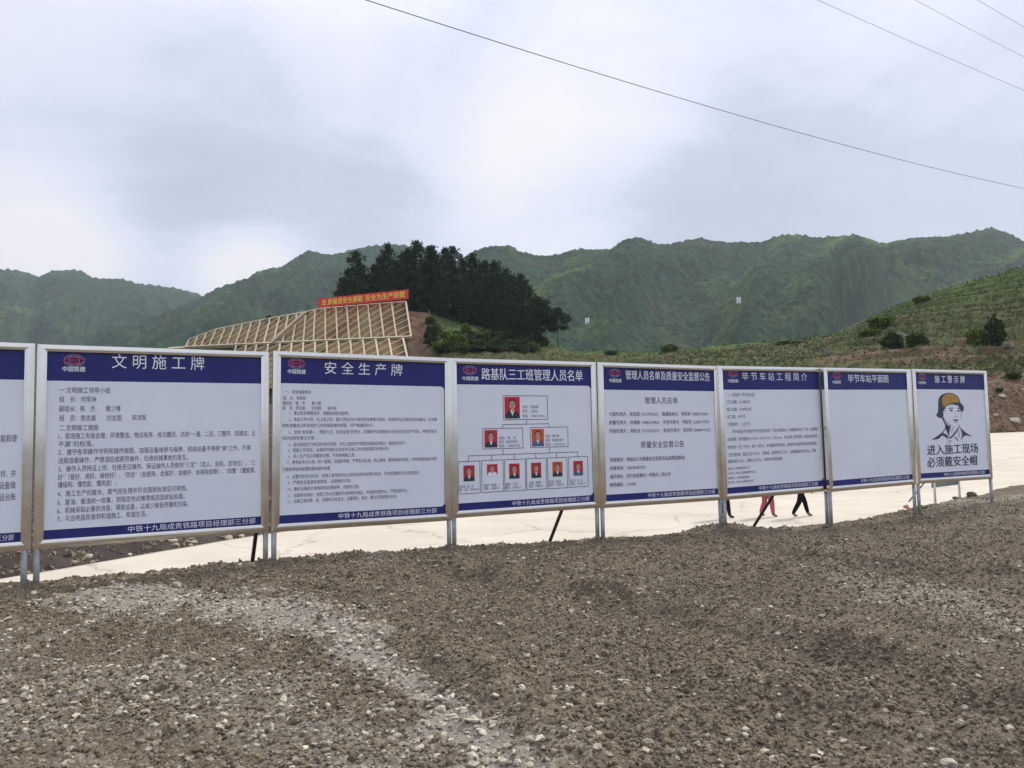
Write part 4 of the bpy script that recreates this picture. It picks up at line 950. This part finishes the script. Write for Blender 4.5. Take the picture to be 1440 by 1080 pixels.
for k, (px, py, w_, h_, kd) in enumerate([(612, 470, 26, 22, 'g'), (640, 488, 34, 26, 'y'), (668, 492, 30, 20, 'g'), (655, 470, 24, 18, 'y'), (618, 494, 24, 18, 'y'), (690, 490, 26, 14, 'g2'), (605, 455, 16, 14, 'g'), (712, 478, 28, 18, 'd'), (700, 462, 26, 22, 'd'), (736, 485, 24, 16, 'd')]):
    bush(px, py, w_, h_, kd, ['green bush beside the bare earth flank of the lattice slope', 'yellow green bush below the middle of the pines, above a board corner', 'green bush at the meadow edge right of the big yellow green one',
        'yellow green bush higher up under the pines', 'low yellow green bush nearest the lattice slope foot', 'flat green bush right of the other green ones below the pines', 'small green bush at the top of the bare earth flank',
        'dark bush below the right part of the grove', 'dark bush tucked highest under the pine crowns', 'dark bush furthest right below the pines'][k], 2.2, 3.1, 'bushes below the pines')
for k, (px, py, w_, h_, lb) in enumerate([(380, 450, 16, 18, 'upright dark shrub on the lattice slope skyline'), (398, 450, 18, 12, 'low shrub right of the upright one on the slope skyline'), (416, 446, 18, 12, 'low dark shrub left of the banner on the slope skyline'), (436, 440, 20, 12, 'bushy shrub touching the left end of the banner')]):
    bush(px, py, w_, h_, 'd' if k == 0 else 'g2', lb, 3.0, 3.4)
UG = 'dense undergrowth shrubs along the knoll foot'
for k in range(34):
    px = 606+k*4.6+random.uniform(-3, 3); bush(px, min(494, 462+(k % 4)*9+px*.02), random.uniform(18, 30), random.uniform(11, 18), random.choice('dggdy') if k % 3 else 'd', 'scrubby shrub in the dense undergrowth along the foot of the pine knoll', 2.3, 3.08, UG)
# grass tufts on the hill
n_ = 44000; ii = rng.integers(0, NC-1, n_); jj = rng.integers(0, len(rr)-1, n_)
ok = (PXC[ii] > 590) & (PXC[ii] < 1560) & (rr[jj] > 1.2) & (rr[jj] < 3.15) & (redm[ii, jj]+rng.uniform(-.35, .35, n_) < .5)
ii, jj = ii[ok], jj[ok]; u_, w_ = rng.uniform(0, 1, (len(ii), 1)), rng.uniform(0, 1, (len(ii), 1))
gp_ = HG[ii, jj]*(1-u_)*(1-w_)+HG[ii+1, jj]*u_*(1-w_)+HG[ii, jj+1]*(1-u_)*w_+HG[ii+1, jj+1]*u_*w_
me = leaf_mesh('grass_tufts', gp_, .28, GRASS, np.clip(fbm(gp_[:, 0]*.1, gp_[:, 1]*.1, 3, 90)*1.3-.1+rng.normal(0, .2, len(gp_)), 0, 1), 4, .9, 1.2)
tag(link('grass_tufts', me), 'rough dry and green grass tufts over the right hill and meadow', 'grass', kind='stuff')
# rubble on the dark bank behind the boards and stones on the red cut
n_ = 9000; ii = rng.integers(0, NC-1, n_); jj = rng.integers(1, 50, n_); ok = (PXC[ii] > -200) & (PXC[ii] < 1560); ii, jj = ii[ok], jj[ok]
u_, w_ = rng.uniform(0, 1, (len(ii), 1)), rng.uniform(0, 1, (len(ii), 1))
rp = HG[ii, jj]*(1-u_)*(1-w_)+HG[ii+1, jj]*u_*(1-w_)+HG[ii, jj+1]*(1-u_)*w_+HG[ii+1, jj+1]*u_*w_
tag(link('bank_rubble', scatter('bank_rubble', rp, rng.uniform(.02, .07, len(rp))*(1+rp[:, 1]/40), OCT_V, OCT_F, CLOD, (.5, .9), .35, 3)),
    'loose dark rubble on the bank across the road', 'rubble', kind='stuff')

# ------------------------------------------------------------------ single rocks
def rock(p, size, tone, label, group=None, cat='rock', mat_=None):
    bm_ = bmesh.new(); bmesh.ops.create_icosphere(bm_, subdivisions=2, radius=1); r = random.Random(hash((round(p.x*100), round(p.y*100))) & 0xffff)
    pl = [(Vector((r.gauss(0, 1), r.gauss(0, 1), r.gauss(0, 1))).normalized(), r.uniform(.55, .85)) for _ in range(9)]
    for v in bm_.verts:
        for n__, d__ in pl:
            k = v.co.dot(n__)
            if k > d__: v.co -= n__*(k-d__)
        v.co = Vector((v.co.x*size*1.2, v.co.y*size, v.co.z*size*.75))
    me = bpy.data.meshes.new('rock'); bm_.to_mesh(me); bm_.free(); me.materials.append(mat_ or STONE)
    a = me.attributes.new('tone', 'FLOAT', 'POINT'); a.data.foreach_set('value', [tone]*len(me.vertices))
    o = link('rock', me); o.location = p; o.rotation_euler = (r.uniform(-.3, .3), r.uniform(-.3, .3), r.uniform(0, 6)); tag(o, label, cat, group)
def yp(px, py, z=0):
    d = ray(px, py); k = np.arange(2.5, 32, .02)
    X_, Y_, Z_ = d.x*k, d.y*k, EYE+d.z*k
    s_ = (X_-A0.x)*SD.x+(Y_-A0.y)*SD.y; t_ = (X_-A0.x)*TD.x+(Y_-A0.y)*TD.y
    hit = (Z_ <= yard_z(s_, t_)) & (t_ < np.interp(s_, TK, TE)+.1)
    if not hit.any(): return yp(px, py+1)              # the ray passes over the crest
    i = int(np.argmax(hit)); return Vector((X_[i], Y_[i], Z_[i]))
rock(yp(247, 823), .06, .35, 'grey pointed rock at the gravel edge below the 文明施工牌 board')
rock(yp(77, 838), .035, .8, 'small pale stone just right of the leftmost posts')
rock(yp(48, 834), .035, .6, 'small grey stone at the foot of the leftmost post pair')
rock(yp(268, 1012), .035, .85, 'bright cream stone in the lower left of the gravel')
rock(yp(246, 1022), .038, .75, 'large flat cream stone left of the bright one, lower left gravel')
rock(yp(1343, 966), .03, .6, 'rounded tan pebble at the right of the gravel')
rock(yp(1334, 1074), .035, .8, 'cream pebble on the bottom edge right of centre')
rock(yp(733, 968), .028, .9, 'small white pebble in the middle of the gravel')
rock(yp(620, 1000), .04, .65, 'pale cobble in the stone strip left of centre')
rock(yp(1366, 690)+Vector((0, 0, .03)), .10, .25, 'brown boulder on the gravel bank below the worker board', mat_=CLOD)
rock(yp(1344, 690)+Vector((0, 0, .02)), .06, .25, 'smaller brown boulder left of the big one on the bank', mat_=CLOD)
for k, (px, py, sz_) in enumerate([(232, 757, .10), (240, 762, .12), (247, 766, .09), (228, 761, .07), (270, 757, .10), (272, 763, .08), (321, 758, .11), (341, 755, .08), (127, 781, .09), (125, 766, .06), (268, 770, .07), (180, 792, .06)]):
    rock(hill_pix(px, py, 0.1, 1.2), sz_, .85, ['second stone of the whitish cluster on the dark bank', 'largest stone of the whitish cluster on the dark bank', 'rightmost stone of the whitish cluster on the dark bank', 'leftmost stone of the whitish cluster on the dark bank', 'upper of two whitish stones right of the cluster on the bank', 'lower of two whitish stones right of the cluster on the bank', 'whitish stone on the bank near the black strut', 'rightmost whitish stone on the dark bank beside the black strut', 'small whitish stone left of centre on the dark bank', 'whitish stone touching the bottom rail of the left board on the bank', 'stray whitish stone just below the pair on the bank', 'whitish stone close to the road edge on the bank'][k], 'whitish stones on the dark bank')
for k, (px, py, sz_) in enumerate([(1428, 592, .5), (1399, 584, .25), (1410, 558, .3), (1436, 548, .25)]):
    rock(hill_pix(px, py, 0.1, 2.0), sz_, .7, ['pale boulder low on the red earth cut', 'small pale rock beside the edge of the last board on the red cut', 'pale rock halfway up the red cut', 'highest pale rock on the red cut at the right edge'][k])
# litter at the foot of the post
mb = MB(); mb.bm
p0 = yp(1274, 717)
for k in range(5):
    a = k*1.1; c = Vector((math.cos(a)*.09, math.sin(a)*.06, .03+.03*k)); mb.poly([c, c+Vector((.16, .02, .06)), c+Vector((.13, .09, .14)), c+Vector((-.03, .06, .09))])
RAG = mat('orange_plastic', (.62, .16, .05), .6, noise=(9, (.55, .30, .16), 3))
o = mb.build('plastic_scrap', RAG); o.location = p0; o.scale = (.4, .4, .4); tag(o, 'crumpled orange plastic scrap at the foot of the post left of the worker board', 'litter')

# small notice seen from behind
pa, pb = P(1315.5, 712, 17.6), P(1350, 708, 18.4)
d_ = (pb-pa); d_.z = 0; L_ = d_.length; ang = math.atan2(d_.y, d_.x)
sm = thing('small_sign', 'small grey green sign on two thin white legs, seen from behind under the worker board', 'sign', Matrix.Translation(pa) @ Matrix.Rotation(ang, 4, 'Z'))
WPOST = mat('whitewashed_pipe', (.62, .66, .62), .5, .2)
for x_ in (0, L_): MB().tube([(x_, 0, -.3), (x_, 0, 1.02)], .028, 8).build('post', WPOST, sm)
MB().box((-.04, .03, .42), (L_+.04, .05, 1.05), bev=.004).build('sign_panel', mat('sign_back_green_grey', (.20, .25, .22), .55, noise=(4, (.15, .19, .17), 3)), sm)
MB().box((-.06, .02, 1.05), (L_+.06, .06, 1.09)).build('rail', WPOST, sm)

# ------------------------------------------------------------------ people on the road
SKIN = mat('skin', (.42, .26, .18), .6); HAIR = mat('black_hair', (.015, .012, .012), .6)
def cloth(n__, c): return mat(n__, c, .9, spec=.1, noise=(12, tuple(x*.75 for x in c), 4))
def person(loc, heading, H, step, top_m, leg_m, shoe_m, label, phase=1):
    root = thing('person', label, 'person', Matrix.Translation(loc) @ Matrix.Rotation(heading, 4, 'Z') @ Matrix.Scale(H/1.7, 4))
    # +y is forward
    V_ = []; E_ = []; Rr = []
    def v(p, r): V_.append(p); Rr.append(r); return len(V_)-1
    def chain(i0, pts):
        j = i0
        for p, r in pts: k = v(p, r); E_.append((j, k)); j = k
        return j
    pelvis = v((0, 0, .92), (.15, .11))
    neck = chain(pelvis, [((0, .0, 1.05), (.13, .10)), ((0, .02, 1.20), (.145, .105)), ((0, .02, 1.34), (.15, .10)), ((0, .01, 1.42), (.07, .06)), ((0, .02, 1.48), (.05, .05)), ((0, .035, 1.55), (.068, .08)), ((0, .035, 1.63), (.075, .09)), ((0, .025, 1.69), (.05, .06))])
    chest = 3
    for sd, ph_ in ((-1, phase), (1, -phase)):
        st_ = step*ph_
        hip = v((sd*.09, 0, .86), (.11, .11)); E_.append((pelvis, hip))
        kn = Vector((sd*.09, st_*.42+.05, .47)); an = Vector((sd*.09, st_*.80 - (.04 if ph_ < 0 else 0), .09 if ph_ > 0 else .13))
        chain(hip, [(tuple(Vector((sd*.09, 0, .86)).lerp(kn, .5)), (.105, .105)), (tuple(kn), (.082, .082)), (tuple(kn.lerp(an, .35)+Vector((0, -.01, 0))), (.078, .08)), (tuple(an), (.058, .058)), (tuple(an+Vector((0, .07, -.05))), (.042, .035)), (tuple(an+Vector((0, .16, -.065))), (.038, .028))])
        sh = v((sd*.17, .01, 1.37), (.065, .065)); E_.append((chest, sh))
        hd = Vector((sd*.25, -st_*.35+.10, .84))
        wr = chain(sh, [((sd*.22, -st_*.15, 1.14), (.05, .05)), ((sd*.245, -st_*.2+.02, 1.08), (.043, .043)), (tuple(hd+Vector((0, -.02, .06))), (.028, .03)), (tuple(hd), (.024, .036))])
        for q in range(4): chain(wr, [(tuple(hd+Vector((0, -.03+.02*q, -.05))), (.009, .009)), (tuple(hd+Vector((-sd*.012, -.03+.021*q, -.085+abs(q-1.5)*.004))), (.008, .008)), (tuple(hd+Vector((-sd*.03, -.028+.02*q, -.105+abs(q-1.5)*.006))), (.007, .007))])
        chain(wr, [(tuple(hd+Vector((-sd*.015, .045, -.02))), (.010, .010)), (tuple(hd+Vector((-sd*.025, .055, -.055))), (.008, .008))])
    me = bpy.data.meshes.new('body'); me.from_pydata(V_, E_, []); o = bpy.data.objects.new('body', me); COL.objects.link(o)
    m_ = o.modifiers.new('s', 'SKIN'); m_.use_smooth_shade = True
    for k, rr_ in enumerate(Rr): me.skin_vertices[0].data[k].radius = rr_
    me.skin_vertices[0].data[0].use_root = True
    o.modifiers.new('u', 'SUBSURF').levels = 1
    bpy.context.view_layer.update()
    m2 = bpy.data.meshes.new_from_object(o.evaluated_get(bpy.context.evaluated_depsgraph_get())); bpy.data.objects.remove(o)
    for m__ in (SKIN, top_m, leg_m, shoe_m): m2.materials.append(m__)
    for p in m2.polygons:
        c = p.center; p.use_smooth = True
        p.material_index = 0 if (c.z > 1.45 or (abs(c.x) > .2 and c.z < .90)) else (1 if (c.z > .88 or abs(c.x) > .2) else (2 if c.z > .13 else 3))
    link('body', m2, root)
    hb = MB(); bmesh.ops.create_uvsphere(hb.bm, u_segments=14, v_segments=9, radius=1, matrix=Matrix.Translation((0, .012, 1.645)) @ Matrix.Diagonal((.088, .100, .095, 1)))
    bmesh.ops.delete(hb.bm, geom=[v__ for v__ in hb.bm.verts if v__.co.y > .06 and v__.co.z < 1.68], context='VERTS'); hb.build('hair', HAIR, root, True)
    fb = MB(); 
    for sx in (-.028, .028): bmesh.ops.create_uvsphere(fb.bm, u_segments=8, v_segments=6, radius=.010, matrix=Matrix.Translation((sx, .118, 1.625)))
    fb.build('eyes', HAIR, root)
    nb2 = MB(); bmesh.ops.create_cone(nb2.bm, segments=8, radius1=.016, radius2=.006, depth=.04, matrix=Matrix.Translation((0, .128, 1.60)) @ Matrix.Rotation(-.35, 4, 'X')); nb2.box((-.022, .108, 1.558), (.022, .120, 1.566)); nb2.build('nose_and_mouth', SKIN, root)
    sb = MB(); sb.tube([(0, .0, .84), (0, 0, .90), (0, 0, 1.0)], [.195, .180, .165], 16, False); sb.build('jacket_hem', top_m, root)
    return root
def rd(px, py):
    """road point under pixel"""
    d = ray(px, py); best = None; C = RG.reshape(-1, 3); q = CAMM.inverted()
    o = Vector((0, 0, EYE)); cr3 = np.cross(C-np.array(o), np.array(d)); k = np.argmin((cr3**2).sum(1)); return Vector(C[k])
HD = R(-72)
person(rd(1129, 729)+Vector((0, 0, .0)), HD, 1.36, .42, cloth('magenta_and_teal_jacket', (.45, .07, .16)), cloth('black_trousers', (.012, .012, .014)), cloth('grey_shoes', (.22, .20, .17)), 'walker in black trousers and magenta jacket on the road, furthest right of the three', 1)
person(rd(1080, 727), HD, 1.30, .20, cloth('pink_jacket', (.55, .22, .26)), cloth('pink_trousers', (.50, .12, .16)), cloth('brown_shoes', (.20, .14, .12)), 'walker in pink trousers on the road, seen behind the black strut', -1)
person(rd(1018, 731), HD, 1.42, .26, cloth('navy_jacket', (.04, .05, .10)), cloth('charcoal_trousers', (.02, .02, .024)), cloth('dark_shoes', (.06, .05, .05)), 'walker in charcoal trousers half hidden by the post, left of the pink trousers', 1)

# ------------------------------------------------------------------ cables and white markers on the mountain
def cable(a, b, sag, label, r_=.011, e0=-.6, e1=1.8):
    pts = []
    for k in range(41):
        u = e0+(e1-e0)*k/40; p_ = a.lerp(b, u); p_ = p_+Vector((0, 0, -sag*4*u*(1-u))); pts.append(p_)
    o = MB().tube(pts, r_, 6).build('power_cable', CABLE); tag(o, label, 'cable', 'overhead cables')
cable(P(515, 0, 17), P(1440, 265, 36), .30, 'lowest and darkest overhead cable, crossing the sky from top centre to the right edge', .0095)
cable(P(1150, 0, 24), P(1440, 127, 32), .03, 'thin overhead cable second from the bottom in the upper right sky', .0065, -2, 3)
cable(P(1287, 0, 27), P(1440, 80, 32), .02, 'faint overhead cable third from the bottom near the top right corner', .006, -3, 4)
cable(P(1375, 0, 30), P(1440, 38, 33), .01, 'topmost overhead cable cutting the top right corner', .007, -6, 6)
def pylon(px, py, label):
    i = int(np.argmin(np.abs(MPX-px))); inv = CAMM.inverted(); best = None
    for j in range(40, MT.shape[1]-20):
        q = inv @ Vector(MT[i, j]); yy = 540-q.y/-q.z*F
        if best is None or abs(yy-py) < best[0]: best = (abs(yy-py), j)
    p_ = Vector(MT[i, best[1]]); k = -(inv @ p_).z/F
    h = 6*k; w_ = 3.6*k
    o = thing('marker_tower', label, 'tower', Matrix.Translation(p_+Vector((0, -3, -.5))), 'white towers on the wooded mountain')
    for sx in (-1, 1): MB().box((sx*w_/2-.8, -.8, 0), (sx*w_/2+.8, .8, h+2)).build('leg', PYLON, o)
    MB().box((-w_/2-.5, -.5, h*.35+1), (w_/2+.5, .5, h*.72+1)).build('crosspiece', PYLON, o)
    MB().box((-w_/2-.5, -.52, h*.85+1), (w_/2+.5, .52, h+1.2)).build('crosspiece', PYLON, o)
pylon(1033, 428, 'small white tower on the wooded mountain, the right and higher of two')
pylon(822, 455, 'small white tower on the wooded mountain, the left and lower of two')
print('tris', sum(sum(len(p.vertices)-2 for p in m.polygons) if len(m.polygons) < 5000 else len(m.polygons)*(2 if len(m.polygons[0].vertices) == 4 else 1) for m in bpy.data.meshes))
